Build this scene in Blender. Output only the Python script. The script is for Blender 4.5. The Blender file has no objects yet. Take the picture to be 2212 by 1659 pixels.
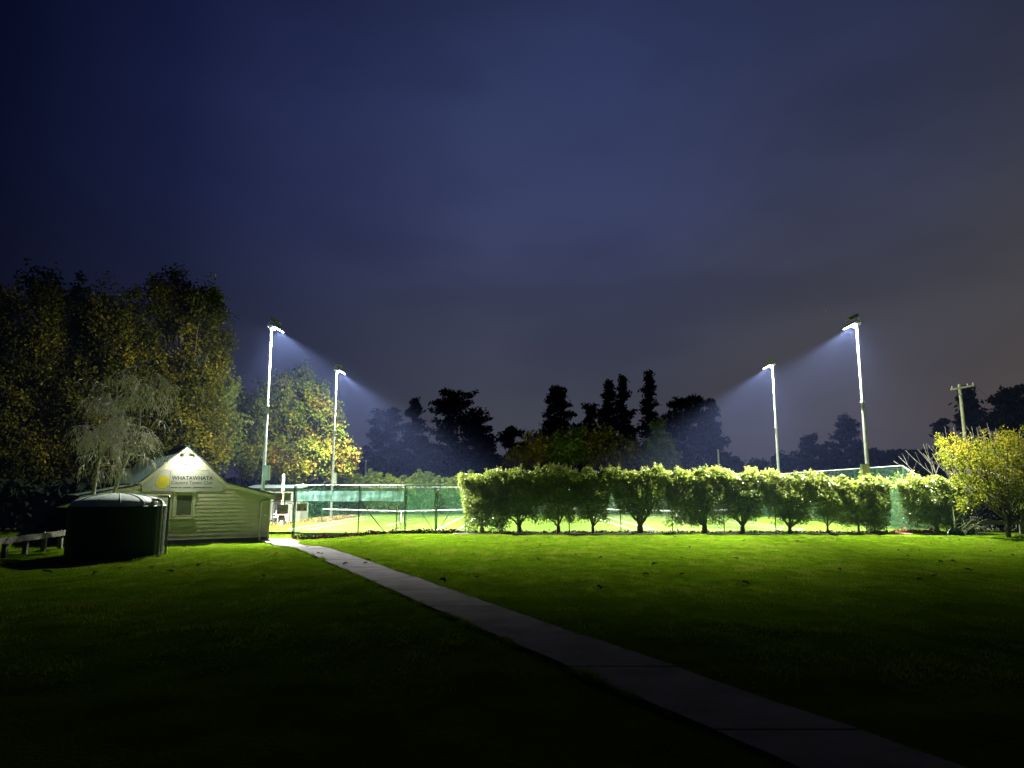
import bpy, math, random
import numpy as np
from mathutils import Vector, Matrix

# ------------------------------------------------------------------ camera
SC = bpy.context.scene
COL = SC.collection
F, H = 1533.0, 2.4                       # focal length in px of a 2212 px wide picture, eye height
PITCH = math.atan2(233, F)
cam_data = bpy.data.cameras.new('camera')
cam_data.sensor_fit = 'HORIZONTAL'; cam_data.sensor_width = 36
cam_data.lens = 36 * F / 2212
cam_data.clip_start = 0.1; cam_data.clip_end = 2000
cam = bpy.data.objects.new('camera', cam_data); COL.objects.link(cam)
cam.location = (0, 0, H); cam.rotation_euler = (math.pi/2 + PITCH, 0, 0)
SC.camera = cam

# ------------------------------------------------------------------ sky
world = bpy.data.worlds.new('World'); SC.world = world; world.use_nodes = True
nt = world.node_tree; nt.nodes.clear()
def N(nt, kind, **kw):
    n = nt.nodes.new(kind)
    for k, v in kw.items(): setattr(n, k, v)
    return n
def ramp(nt, stops, fac=None, interp='LINEAR'):
    r = N(nt, 'ShaderNodeValToRGB'); e = r.color_ramp.elements; r.color_ramp.interpolation = interp
    e[0].position = stops[0][0]; e[0].color = tuple(stops[0][1]) + (1,)
    e[1].position = stops[-1][0]; e[1].color = tuple(stops[-1][1]) + (1,)
    for p, c in stops[1:-1]:
        x = e.new(p); x.color = tuple(c) + (1,)
    if fac is not None: nt.links.new(fac, r.inputs[0])
    return r.outputs[0]
def mixc(nt, mode, a, b, fac=1.0):
    m = N(nt, 'ShaderNodeMix', data_type='RGBA', blend_type=mode); m.clamp_factor = True
    for s, v in ((0, fac), (6, a), (7, b)):
        if hasattr(v, 'is_linked') or isinstance(v, bpy.types.NodeSocket): nt.links.new(v, m.inputs[s])
        else: m.inputs[s].default_value = v if s == 0 else tuple(v) + (1,)
    return m.outputs[2]
def math_node(nt, op, a, b=0.0, clamp=False):
    m = N(nt, 'ShaderNodeMath', operation=op); m.use_clamp = clamp
    for i, v in enumerate((a, b)):
        if isinstance(v, bpy.types.NodeSocket): nt.links.new(v, m.inputs[i])
        else: m.inputs[i].default_value = v
    return m.outputs[0]
tc = N(nt, 'ShaderNodeTexCoord'); sep = N(nt, 'ShaderNodeSeparateXYZ')
nt.links.new(tc.outputs['Generated'], sep.inputs[0])
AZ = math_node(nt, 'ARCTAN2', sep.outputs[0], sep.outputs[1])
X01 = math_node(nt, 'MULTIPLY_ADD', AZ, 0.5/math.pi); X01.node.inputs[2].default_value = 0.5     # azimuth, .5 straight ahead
Zc = math_node(nt, 'MAXIMUM', sep.outputs[2], 0.0)
cool = ramp(nt, [(0, (.062, .063, .090)), (.10, (.056, .060, .082)), (.22, (.050, .057, .098)), (.38, (.042, .054, .134)),
                 (.55, (.030, .042, .118)), (.76, (.010, .014, .042)), (1, (.006, .009, .028))], Zc)  # overhead stops darkened to cut skylight on the foreground
warm = ramp(nt, [(0, (.060, .048, .040)), (.10, (.084, .064, .050)), (.22, (.068, .063, .058)), (.38, (.040, .042, .054)),
                 (.55, (.018, .022, .042)), (.76, (.008, .011, .028)), (1, (.005, .008, .022))], Zc)
wf = ramp(nt, [(.520, (0, 0, 0)), (.575, (.5, .5, .5)), (.625, (1, 1, 1))], X01, 'EASE')
col = mixc(nt, 'MIX', cool, warm, wf)
dk = ramp(nt, [(0.0, (.06, .07, .13)), (.392, (.06, .07, .13)), (.425, (.22, .24, .36)), (.452, (.52, .54, .66)), (.495, (1, 1, 1)), (.605, (1, 1, 1)), (.70, (.45, .45, .48)), (1, (.06, .07, .13))], X01)  # unseen sky behind the camera darkened to cut light on the foreground
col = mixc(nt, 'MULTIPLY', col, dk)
mp = N(nt, 'ShaderNodeMapping'); mp.inputs['Scale'].default_value = (1.5, 1.0, 4.2)
mp.inputs['Rotation'].default_value = (0, .38, 0); mp.inputs['Location'].default_value = (.35, 0, .2)
nt.links.new(tc.outputs['Generated'], mp.inputs[0])
nz = N(nt, 'ShaderNodeTexNoise'); nz.inputs['Scale'].default_value = 1.7; nz.inputs['Detail'].default_value = 3.5; nz.inputs['Roughness'].default_value = .45
nt.links.new(mp.outputs[0], nz.inputs['Vector'])
cl = ramp(nt, [(.28, (.82, .82, .84)), (.5, (1, 1, 1)), (.72, (1.12, 1.11, 1.10))], nz.outputs['Fac'], 'EASE')
col = mixc(nt, 'MULTIPLY', col, cl)
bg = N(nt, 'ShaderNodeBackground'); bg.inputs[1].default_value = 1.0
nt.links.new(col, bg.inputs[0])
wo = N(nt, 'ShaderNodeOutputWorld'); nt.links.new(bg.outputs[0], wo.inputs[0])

# ------------------------------------------------------------------ exposure, renderer
SC.view_settings.view_transform = 'Standard'; SC.view_settings.look = 'None'
SC.view_settings.exposure = 0.0; SC.view_settings.gamma = 1.0
FLOOD_AREA, FLOOD_WASH, FLOOD_SPOT, HAZE = 5000.0, 122000.0, 255000.0, 0.00027
LED = (1.0, 0.985, 0.93)
cy = SC.cycles
cy.use_denoising = True
cy.max_bounces = 5; cy.diffuse_bounces = 2; cy.glossy_bounces = 2; cy.transmission_bounces = 4
cy.transparent_max_bounces = 12; cy.volume_bounces = 0
cy.sample_clamp_indirect = 4.0; cy.sample_clamp_direct = 0
cy.caustics_reflective = False; cy.caustics_refractive = False
try: cy.use_light_tree = True
except Exception: pass

# ------------------------------------------------------------------ helpers
rng = np.random.default_rng(7); random.seed(7)
def ray(u, v):
    xr, zr = (u - 1106) / F, -(v - 829) / F
    return np.array([xr, math.cos(PITCH) - zr*math.sin(PITCH), math.sin(PITCH) + zr*math.cos(PITCH)])
def P(u, v, Y): r = ray(u, v); return np.array([0, 0, H]) + r * Y / r[1]
def sst(a, b, x):
    t = np.clip((np.asarray(x, float) - a) / (b - a), 0, 1); return t*t*(3 - 2*t)
def gz(x, y):                                   # the lawn dips to the club house and the small gate
    return -0.32 * (1 - sst(-12.2, -6.0, x)) * sst(29, 37.5, y) * (1 - sst(43.0, 44.6, y))

def tag(o, label=None, cat=None, group=None, kind=None):
    if label: o['label'] = label
    if cat: o['category'] = cat
    if group: o['group'] = group
    if kind: o['kind'] = kind
    return o
def thing(name, label, cat, loc=(0, 0, 0), rz=0.0, group=None, kind=None):
    o = bpy.data.objects.new(name, None); COL.objects.link(o)
    o.location = tuple(float(a) for a in loc); o.rotation_euler = (0, 0, rz)
    o.empty_display_size = .2
    return tag(o, label, cat, group, kind)
def copy_tree(o, parent=None):
    c = o.copy(); COL.objects.link(c); c.parent = parent
    for ch in list(o.children): copy_tree(ch, c)
    return c

class MB:
    """collects faces; build() links them as one mesh object"""
    def __init__(s): s.v, s.f, s.n, s.t = [], [], 0, []
    def add(s, verts, faces, tint=None):
        verts = np.asarray(verts, float).reshape(-1, 3)
        s.v.append(verts)
        if isinstance(faces, np.ndarray):
            s.f.append(faces + s.n); nf = len(faces)
        else:
            s.f.append([tuple(i + s.n for i in q) for q in faces]); nf = len(faces)
        s.t.append(np.full(nf, .5) if tint is None else np.broadcast_to(np.asarray(tint, float), (nf,)))
        s.n += len(verts)
    def box(s, c, d, R=None):
        c = np.asarray(c, float); d = np.asarray(d, float) / 2
        q = np.array([[x, y, z] for z in (-1, 1) for y in (-1, 1) for x in (-1, 1)], float) * d
        if R is not None: q = q @ np.asarray(R).T
        s.add(q + c, [(0, 2, 3, 1), (4, 5, 7, 6), (0, 1, 5, 4), (2, 6, 7, 3), (0, 4, 6, 2), (1, 3, 7, 5)]); return s
    def bar(s, a, b, w, h=None, up=(0, 0, 1)):
        a, b = np.asarray(a, float), np.asarray(b, float); d = b - a; L = np.linalg.norm(d); d /= L
        u = np.asarray(up, float); x = np.cross(d, u)
        if np.linalg.norm(x) < 1e-5: x = np.cross(d, (1, 0, 0))
        x /= np.linalg.norm(x); y = np.cross(x, d)
        return s.box((a + b) / 2, (w, L, h or w), np.stack([x, d, y], 1))
    def tube(s, pts, rad, n=6, cap=True, tint=None):
        pts = np.asarray(pts, float); rad = np.broadcast_to(np.asarray(rad, float), (len(pts),))
        d = np.gradient(pts, axis=0); d /= np.linalg.norm(d, axis=1)[:, None] + 1e-9
        ref = np.array([1., 0, 0]) if abs(d[0][0]) < .8 else np.array([0, 1., 0])
        x = np.cross(d, ref); x /= np.linalg.norm(x, axis=1)[:, None] + 1e-9; y = np.cross(d, x)
        a = np.arange(n) * 2 * math.pi / n
        ring = pts[:, None] + rad[:, None, None] * (np.cos(a)[None, :, None] * x[:, None] + np.sin(a)[None, :, None] * y[:, None])
        m = len(pts); i, j = np.meshgrid(np.arange(m - 1), np.arange(n), indexing='ij'); k = (j + 1) % n
        q = np.stack([i*n + j, i*n + k, (i+1)*n + k, (i+1)*n + j], -1).reshape(-1, 4)
        f = [tuple(r) for r in q.tolist()]
        s.add(ring.reshape(-1, 3), f, tint)
        if cap: s.add(ring[0], [tuple(range(n))[::-1]], tint); s.add(ring[-1], [tuple(range(n))], tint)
        return s
    def lathe(s, prof, n=48, c=(0, 0, 0)):
        prof = np.asarray(prof, float); a = np.arange(n) * 2 * math.pi / n
        v = np.stack([prof[:, 0][:, None] * np.cos(a), prof[:, 0][:, None] * np.sin(a), np.repeat(prof[:, 1][:, None], n, 1)], -1)
        m = len(prof); i, j = np.meshgrid(np.arange(m - 1), np.arange(n), indexing='ij'); k = (j + 1) % n
        q = np.stack([i*n + j, i*n + k, (i+1)*n + k, (i+1)*n + j], -1).reshape(-1, 4)
        s.add(v.reshape(-1, 3) + np.asarray(c, float), q); return s
    def prism(s, poly, ext):                    # polygon (3-D points) pushed along ext
        p = np.asarray(poly, float); n = len(p); e = np.asarray(ext, float)
        f = [tuple(range(n))[::-1], tuple(range(n, 2*n))] + [(i, (i+1) % n, n + (i+1) % n, n + i) for i in range(n)]
        s.add(np.vstack([p, p + e]), f); return s
    def build(s, name, mat, parent=None, org=None, smooth=False, kind=None, label=None):
        v = np.vstack(s.v)
        if org is not None: v = v - np.asarray(org, float)
        me = bpy.data.meshes.new(name)
        tint = np.concatenate(s.t)
        if all(isinstance(f, np.ndarray) for f in s.f) and len({f.shape[1] for f in s.f}) == 1:
            f = np.vstack(s.f); k = f.shape[1]
            me.vertices.add(len(v)); me.vertices.foreach_set('co', v.astype(np.float32).ravel())
            me.loops.add(f.size); me.loops.foreach_set('vertex_index', f.astype(np.int32).ravel())
            me.polygons.add(len(f)); me.polygons.foreach_set('loop_start', np.arange(0, f.size, k, dtype=np.int32))
            me.polygons.foreach_set('loop_total', np.full(len(f), k, np.int32))
        else:
            fl = []
            for f in s.f: fl += f.tolist() if isinstance(f, np.ndarray) else f
            me.from_pydata(v.tolist(), [], fl)
        at = me.attributes.new('tint', 'FLOAT', 'FACE'); at.data.foreach_set('value', tint.astype(np.float32))
        if smooth: me.polygons.foreach_set('use_smooth', np.ones(len(me.polygons), bool))
        me.update(calc_edges=True); me.validate()
        if mat is not None: me.materials.append(mat)
        o = bpy.data.objects.new(name, me); COL.objects.link(o); o.parent = parent
        if kind: o['kind'] = kind
        if label: o['label'] = label
        return o

# ------------------------------------------------------------------ materials
def mat(name, c, rough=.7, var=.25, scale=3.0, bump=0.0, bscale=30.0, metal=0.0, c2=None, spec=.4, stretch=(1, 1, 1), wave=None):
    m = bpy.data.materials.new(name); m.use_nodes = True; t = m.node_tree; b = t.nodes['Principled BSDF']
    b.inputs['Roughness'].default_value = rough; b.inputs['Metallic'].default_value = metal
    b.inputs['Specular IOR Level'].default_value = spec
    tcn = N(t, 'ShaderNodeTexCoord'); mpn = N(t, 'ShaderNodeMapping'); mpn.inputs['Scale'].default_value = stretch
    t.links.new(tcn.outputs['Object'], mpn.inputs[0])
    nzn = N(t, 'ShaderNodeTexNoise'); nzn.inputs['Scale'].default_value = scale; nzn.inputs['Detail'].default_value = 6
    t.links.new(mpn.outputs[0], nzn.inputs['Vector'])
    lo = tuple(x * (1 - var) for x in c); hi = tuple(min(1, x * (1 + var)) for x in c) if c2 is None else c2
    t.links.new(ramp(t, [(.32, lo), (.68, hi)], nzn.outputs['Fac']), b.inputs['Base Color'])
    if bump:
        bn = N(t, 'ShaderNodeBump'); bn.inputs['Strength'].default_value = bump; bn.inputs['Distance'].default_value = .02
        if wave:
            w = N(t, 'ShaderNodeTexWave'); w.bands_direction = wave; w.inputs['Scale'].default_value = bscale; t.links.new(tcn.outputs['Object'], w.inputs[0])
            t.links.new(w.outputs['Fac'], bn.inputs['Height'])
        else:
            n2 = N(t, 'ShaderNodeTexNoise'); n2.inputs['Scale'].default_value = bscale; n2.inputs['Detail'].default_value = 4
            t.links.new(mpn.outputs[0], n2.inputs['Vector']); t.links.new(n2.outputs['Fac'], bn.inputs['Height'])
        t.links.new(bn.outputs[0], b.inputs['Normal'])
    return m
def leafmat(name, stops, trans=.35, gloss=.0, grough=.35, nscale=.35):
    """foliage: per-leaf tint through a ramp, thin leaves that let light through"""
    m = bpy.data.materials.new(name); m.use_nodes = True; t = m.node_tree; t.nodes.clear()
    a = N(t, 'ShaderNodeAttribute', attribute_name='tint')
    c = ramp(t, stops, a.outputs['Fac'])
    d = N(t, 'ShaderNodeBsdfDiffuse'); tr = N(t, 'ShaderNodeBsdfTranslucent')
    t.links.new(c, d.inputs[0]); t.links.new(c, tr.inputs[0])
    mx = N(t, 'ShaderNodeMixShader'); mx.inputs[0].default_value = trans
    t.links.new(d.outputs[0], mx.inputs[1]); t.links.new(tr.outputs[0], mx.inputs[2]); out = mx.outputs[0]
    if gloss:
        g = N(t, 'ShaderNodeBsdfGlossy'); g.inputs['Roughness'].default_value = grough; g.inputs[0].default_value = (.9, .95, .9, 1)
        m2 = N(t, 'ShaderNodeMixShader'); m2.inputs[0].default_value = gloss
        t.links.new(out, m2.inputs[1]); t.links.new(g.outputs[0], m2.inputs[2]); out = m2.outputs[0]
    o = N(t, 'ShaderNodeOutputMaterial'); t.links.new(out, o.inputs[0])
    return m
def emit(name, c, s):
    m = bpy.data.materials.new(name); m.use_nodes = True; t = m.node_tree; t.nodes.clear()
    e = N(t, 'ShaderNodeEmission'); e.inputs[0].default_value = tuple(c) + (1,); e.inputs[1].default_value = s
    o = N(t, 'ShaderNodeOutputMaterial'); t.links.new(e.outputs[0], o.inputs[0]); return m
def clothmat(name, c, c2, alpha):
    """open weave shade cloth: part see-through, part diffuse, part translucent"""
    m = bpy.data.materials.new(name); m.use_nodes = True; t = m.node_tree; t.nodes.clear()
    tcn = N(t, 'ShaderNodeTexCoord'); mpn = N(t, 'ShaderNodeMapping'); mpn.inputs['Scale'].default_value = (2.2, 2.2, .5)
    t.links.new(tcn.outputs['Object'], mpn.inputs[0])
    nzn = N(t, 'ShaderNodeTexNoise'); nzn.inputs['Scale'].default_value = 1.6; nzn.inputs['Detail'].default_value = 7; nzn.inputs['Roughness'].default_value = .65
    t.links.new(mpn.outputs[0], nzn.inputs['Vector'])
    cc = ramp(t, [(.36, c), (.64, c2)], nzn.outputs['Fac'])
    d = N(t, 'ShaderNodeBsdfDiffuse'); tr = N(t, 'ShaderNodeBsdfTranslucent'); tp = N(t, 'ShaderNodeBsdfTransparent')
    t.links.new(cc, d.inputs[0]); t.links.new(cc, tr.inputs[0])
    a = N(t, 'ShaderNodeMixShader'); a.inputs[0].default_value = .65
    t.links.new(d.outputs[0], a.inputs[1]); t.links.new(tr.outputs[0], a.inputs[2])
    b = N(t, 'ShaderNodeMixShader'); b.inputs[0].default_value = alpha
    t.links.new(tp.outputs[0], b.inputs[1]); t.links.new(a.outputs[0], b.inputs[2])
    o = N(t, 'ShaderNodeOutputMaterial'); t.links.new(b.outputs[0], o.inputs[0]); return m

M = dict(
    concrete=mat('concrete', (.098, .093, .092), .95, .34, 1.3, .5, 60, spec=.15),
    paver=mat('paver', (.36, .33, .30), .8, .25, 9, .3, 60),
    soil=mat('soil', (.035, .026, .017), .95, .4, 8, .8, 25),
    court=mat('court_turf', (.066, .118, .010), .95, .18, .5, .25, 90, spec=.04),
    line=mat('court_line', (.74, .76, .70), .8, .08, 6),
    board=mat('painted_board', (.50, .48, .34), .62, .12, 1.6, .12, 70, stretch=(1, 1, 4)),
    trim=mat('trim_paint', (.56, .57, .40), .55, .08, 2),
    skirt=mat('skirting', (.10, .095, .07), .8, .35, 9),
    roof=mat('roof_iron', (.030, .055, .045), .42, .2, 2, .8, 6.5, spec=.5, wave='X'),
    dark=mat('dark_wall', (.05, .05, .045), .8, .2, 2),
    glass=mat('window_glass', (.11, .12, .075), .18, .15, 2, spec=.6),
    signw=mat('sign_panel', (.36, .38, .31), .5, .06, 3),
    ink=mat('sign_ink', (.035, .04, .04), .6, .05),
    ink2=mat('sign_ink_grey', (.06, .065, .055), .6, .05),
    inkr=mat('sign_red', (.34, .03, .025), .6, .08),
    inky=mat('sign_yellow', (.6, .42, .03), .6, .08),
    ball=mat('sign_ball', (.50, .46, .02), .55, .06, 5),
    tank=mat('tank_plastic', (.020, .040, .022), .6, .12, 1.5, .1, 8, spec=.2),
    tankdome=mat('tank_dome_lit', (.58, .70, .58), .6, .22, 2.5, .15, 8, spec=.2),  # colour raised far above the wall plastic to imitate floodlight on the dome
    pvc=mat('pale_pipe', (.40, .42, .33), .5, .08),
    pipe=mat('dark_pipe', (.09, .11, .07), .45, .15),
    galv=mat('galvanised_steel', (.50, .54, .47), .50, .14, 4, metal=.55, spec=.5),
    greensteel=mat('green_steel', (.018, .07, .024), .5, .2, 6, metal=.1),
    wire=mat('green_wire', (.06, .15, .07), .5, .2, 6),
    blackst=mat('black_steel', (.022, .024, .02), .5, .2),
    timber=mat('weathered_timber', (.13, .12, .09), .85, .4, 7, .5, 40, stretch=(1, 1, 1)),
    polewood=mat('pole_timber', (.42, .45, .25), .8, .25, 3, .3, 30),
    bark=mat('bark', (.10, .085, .055), .9, .4, 12, .8, 30),
    barkpale=mat('pale_bark', (.33, .32, .25), .8, .35, 9, .4, 25),
    twig=mat('birch_twig', (.52, .50, .41), .7, .3, 4),
    stem=mat('hedge_stem', (.16, .135, .075), .85, .4, 14, .7, 40),
    pinebark=mat('pine_bark', (.04, .034, .028), .95, .3, 6),
    shed=mat('shed_wall', (.24, .26, .20), .7, .1, 2),
    whitep=mat('white_plastic', (.8, .8, .78), .45, .03),
    box=mat('control_box', (.42, .46, .38), .5, .1, 4),
    head=mat('lamp_housing', (.24, .28, .16), .5, .12, 5),
    led=emit('led_panel', (.95, .98, 1.0), 60),
    bulb=emit('bulb_glow', (1, .97, .88), 45),
    cloth=clothmat('pale_shade_cloth', (.13, .30, .25), (.38, .60, .57), .90),
    wind=clothmat('green_windbreak', (.03, .14, .05), (.06, .22, .09), .20),
    net=mat('net_cord', (.03, .07, .05), .8, .1),
    tape=mat('net_tape', (.75, .76, .70), .8, .04),
)
L = dict(
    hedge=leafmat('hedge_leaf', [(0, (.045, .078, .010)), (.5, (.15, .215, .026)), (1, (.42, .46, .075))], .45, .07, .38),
    maple=leafmat('maple_leaf', [(0, (.035, .062, .012)), (.35, (.11, .15, .016)), (.62, (.16, .165, .018)), (.85, (.21, .15, .02)), (1, (.25, .11, .02))], .4),
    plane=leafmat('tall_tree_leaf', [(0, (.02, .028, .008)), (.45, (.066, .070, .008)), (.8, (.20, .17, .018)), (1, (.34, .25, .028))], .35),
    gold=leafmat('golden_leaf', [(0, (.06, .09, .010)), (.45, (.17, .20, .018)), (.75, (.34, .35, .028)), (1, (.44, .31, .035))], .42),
    conifer=leafmat('lit_conifer', [(0, (.06, .11, .014)), (.5, (.18, .27, .03)), (1, (.34, .40, .05))], .3, .02),
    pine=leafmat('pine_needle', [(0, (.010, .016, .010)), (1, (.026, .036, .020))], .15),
    brown=leafmat('autumn_leaf', [(0, (.05, .05, .012)), (.5, (.26, .17, .035)), (1, (.40, .22, .045))], .35),
    dim=leafmat('dull_leaf', [(0, (.06, .08, .018)), (1, (.22, .25, .065))], .35),
    litter=leafmat('dead_leaf', [(0, (.035, .010, .007)), (.45, (.11, .030, .018)), (.75, (.22, .13, .07)), (1, (.42, .36, .26))], .25),
    red=leafmat('red_leaf', [(0, (.10, .010, .008)), (1, (.24, .04, .025))], .3, .03),
    orange=leafmat('orange_litter', [(0, (.17, .10, .04)), (1, (.36, .27, .13))], .2),
    clod=leafmat('dry_leaf', [(0, (.02, .016, .010)), (.6, (.06, .045, .022)), (1, (.19, .15, .08))], .2),
    flax=leafmat('flax_leaf', [(0, (.04, .055, .02)), (.6, (.09, .11, .04)), (1, (.17, .18, .09))], .25, .08),
    grass=leafmat('grass_blade', [(0, (.026, .062, .001)), (.5, (.092, .178, .003)), (.9, (.165, .25, .010)), (1, (.24, .22, .06))], .35, .0),
)
# lawn: green with worn straw patches
def lawnmat():
    m = bpy.data.materials.new('lawn'); m.use_nodes = True; t = m.node_tree; b = t.nodes['Principled BSDF']
    b.inputs['Roughness'].default_value = 1; b.inputs['Specular IOR Level'].default_value = .0
    tcn = N(t, 'ShaderNodeTexCoord')
    n1 = N(t, 'ShaderNodeTexNoise'); n1.inputs['Scale'].default_value = .9; n1.inputs['Detail'].default_value = 9; n1.inputs['Roughness'].default_value = .7
    n2 = N(t, 'ShaderNodeTexNoise'); n2.inputs['Scale'].default_value = .16; n2.inputs['Detail'].default_value = 5
    for n in (n1, n2): t.links.new(tcn.outputs['Object'], n.inputs['Vector'])
    c1 = ramp(t, [(.30, (.028, .052, .002)), (.5, (.050, .092, .003)), (.72, (.075, .125, .004))], n1.outputs['Fac'])
    f = ramp(t, [(.60, (0, 0, 0)), (.74, (.55, .55, .55))], n2.outputs['Fac'])
    t.links.new(mixc(t, 'MIX', c1, (.13, .135, .02), f), b.inputs['Base Color'])
    n3 = N(t, 'ShaderNodeTexNoise'); n3.inputs['Scale'].default_value = 22; n3.inputs['Detail'].default_value = 6
    t.links.new(tcn.outputs['Object'], n3.inputs['Vector'])
    bn = N(t, 'ShaderNodeBump'); bn.inputs['Strength'].default_value = .9; bn.inputs['Distance'].default_value = .05
    t.links.new(n3.outputs['Fac'], bn.inputs['Height']); t.links.new(bn.outputs[0], b.inputs['Normal'])
    return m
M['lawn'] = lawnmat()

# ------------------------------------------------------------------ ground
_lat = np.random.default_rng(3).random((257, 257))
def vn(x, y):                                    # smooth value noise, about -1..1
    x, y = np.asarray(x, float), np.asarray(y, float); xi, yi = np.floor(x), np.floor(y); fx, fy = x - xi, y - yi
    fx, fy = fx*fx*(3 - 2*fx), fy*fy*(3 - 2*fy); a, b = xi.astype(int) % 256, yi.astype(int) % 256
    return 2*((_lat[a, b]*(1-fx) + _lat[a+1, b]*fx)*(1-fy) + (_lat[a, b+1]*(1-fx) + _lat[a+1, b+1]*fx)*fy) - 1
def pxc(y): return .74 - .480 * (y - 11.8)        # centre line of the path
def und(x, y):
    return (.030*vn(x*.5, y*.55) + .034*vn(x*1.7 + 40, y*1.15 + 9)) * sst(.8, 1.9, np.abs(x - pxc(y))) - .012*(1 - sst(.8, 1.9, np.abs(x - pxc(y))))
xs = np.unique(np.concatenate([np.arange(-200, -39, 20), np.arange(-40, 45, .22), np.arange(45, 206, 20)]))
ys = np.unique(np.concatenate([np.arange(-16, 5, 4), np.arange(5, 45, .22), np.arange(45, 266, 20)]))
gx, gy = np.meshgrid(xs, ys); fade = (1 - sst(40.8, 41.8, gy))
gzv = gz(gx, gy) + und(gx, gy) * fade
nx, ny = len(xs), len(ys)
i, j = np.meshgrid(np.arange(ny - 1), np.arange(nx - 1), indexing='ij')
q = np.stack([i*nx + j, i*nx + j + 1, (i+1)*nx + j + 1, (i+1)*nx + j], -1).reshape(-1, 4)
g = MB(); g.add(np.stack([gx, gy, gzv], -1).reshape(-1, 3), q)
tag(g.build('lawn_ground', M['lawn'], smooth=True), 'mown green lawn fading into darkness toward the viewer', kind='structure')

# path of concrete slabs, straight from the small gate
path = thing('path', 'straight concrete path crossing the lawn to the small gate', None, kind='structure')
def pxc(y): return .74 - .480 * (y - 11.8)
yy = 5.0; k = 0
while yy < 38.6:
    y2 = min(yy + 2.6, 38.9); m_ = MB(); n = 14
    t_ = np.linspace(0, 1, n + 1); top = []; 
    for t0 in t_:
        y = yy + .012 + (y2 - yy - .024) * t0; z = float(gz(pxc(y), y)) + .035 + .004 * ((k * 7) % 3 - 1)
        xc = pxc(y) + .015 * math.sin(y * 1.9)
        top += [(xc - .73 + .03*float(vn(y*3.3, 5.5)), y, z), (xc + .73 + .03*float(vn(y*3.1, 77.5)), y, z)]
    v = np.array(top); lo = v.copy(); lo[:, 2] -= .10; m2 = 2 * (n + 1)
    fs = [(2*a, 2*a+1, 2*a+3, 2*a+2) for a in range(n)]
    fs += [(2*a, 2*a+2, m2+2*a+2, m2+2*a) for a in range(n)] + [(2*a+3, 2*a+1, m2+2*a+1, m2+2*a+3) for a in range(n)]
    fs += [(1, 0, m2, m2+1), (2*n, 2*n+1, m2+2*n+1, m2+2*n)]
    m_.add(np.vstack([v, lo]), fs); m_.build('slab', M['concrete'], path); yy = y2; k += 1
pv = MB().box((0, 0, 0), (.215, .105, .06)); pv0 = None
r_ = 0
for a in np.arange(39.0, 42.35, .115):
    off = .11 if r_ % 2 else 0; r_ += 1
    for b in np.arange(-.95, .85, .225):
        x = pxc(a) + b + off + .1; z = float(gz(x, a)) + .012 + random.uniform(-.004, .004)
        if pv0 is None: pv0 = pv.build('paver', M['paver'], path); o = pv0
        else: o = pv0.copy(); COL.objects.link(o)
        o.location = (x, a, z); o.rotation_euler = (0, 0, random.uniform(-.02, .02))

# court sheets
CX1, CX2, NY, BASE = -8.9, 13.2, 57.9, 46.2
c = MB(); c.add([(-17.2, 43.9, .012), (24.7, 43.9, .012), (24.7, 78, .012), (-17.2, 78, .012)], [(0, 1, 2, 3)])
tag(c.build('court_surface', M['court']), 'bright green artificial turf tennis court surface behind the fence', kind='structure')
c = MB(); c.add([(-12.7, 43.0, -.006), (24.7, 43.0, .008), (24.7, 44.2, .008), (-12.7, 44.2, -.001)], [(0, 1, 2, 3)])
tag(c.build('court_verge', M['court']), 'narrow green turf verge between the fence and courts', kind='structure')
ln = thing('court_lines', 'white painted lines marking out the tennis courts', None, kind='structure')
def line_mark(x0, y0, x1, y1, w=.07):
    m_ = MB()
    if abs(x1 - x0) > abs(y1 - y0): p = [(x0, y0 - w/2), (x1, y0 - w/2), (x1, y0 + w/2), (x0, y0 + w/2)]
    else: p = [(x0 - w/2, y0), (x0 + w/2, y0), (x0 + w/2, y1), (x0 - w/2, y1)]
    m_.add([(a, b, .017) for a, b in p], [(0, 1, 2, 3)]); m_.build('line', M['line'], ln)
for cx in (CX1, CX2):
    y0, y1 = BASE, BASE + 23.77
    for dx in (-5.485, -4.115, 4.115, 5.485): line_mark(cx + dx, y0 + .04, cx + dx, y1 - .04)
    for y in (y0, y1): line_mark(cx - 5.53, y, cx + 5.53, y, .09)
    for dy in (-6.4, 6.4): line_mark(cx - 4.07, NY + dy, cx + 4.07, NY + dy)
    line_mark(cx, NY - 6.36, cx, NY + 6.36)

# dark soil strip that draws the shadow at the hedge foot
gb = MB(); X_ = np.linspace(-3.4, 27.5, 80)
edge = 41.35 + .10*np.sin(X_*1.7) + .05*np.sin(X_*4.1)
v = np.vstack([np.stack([X_, edge, np.full_like(X_, .012)], 1), np.stack([X_, edge + .25, np.full_like(X_, .05)], 1), np.stack([X_, np.full_like(X_, 43.0), np.full_like(X_, .03)], 1)])
n = len(X_); gb.add(v, [(r*n + a, r*n + a + 1, (r+1)*n + a + 1, (r+1)*n + a) for r in range(2) for a in range(n - 1)])
tag(gb.build('hedge_shade_soil', M['soil'], smooth=True), 'dark soil strip standing for the shadow under the clipped hedge', kind='structure')

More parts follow.
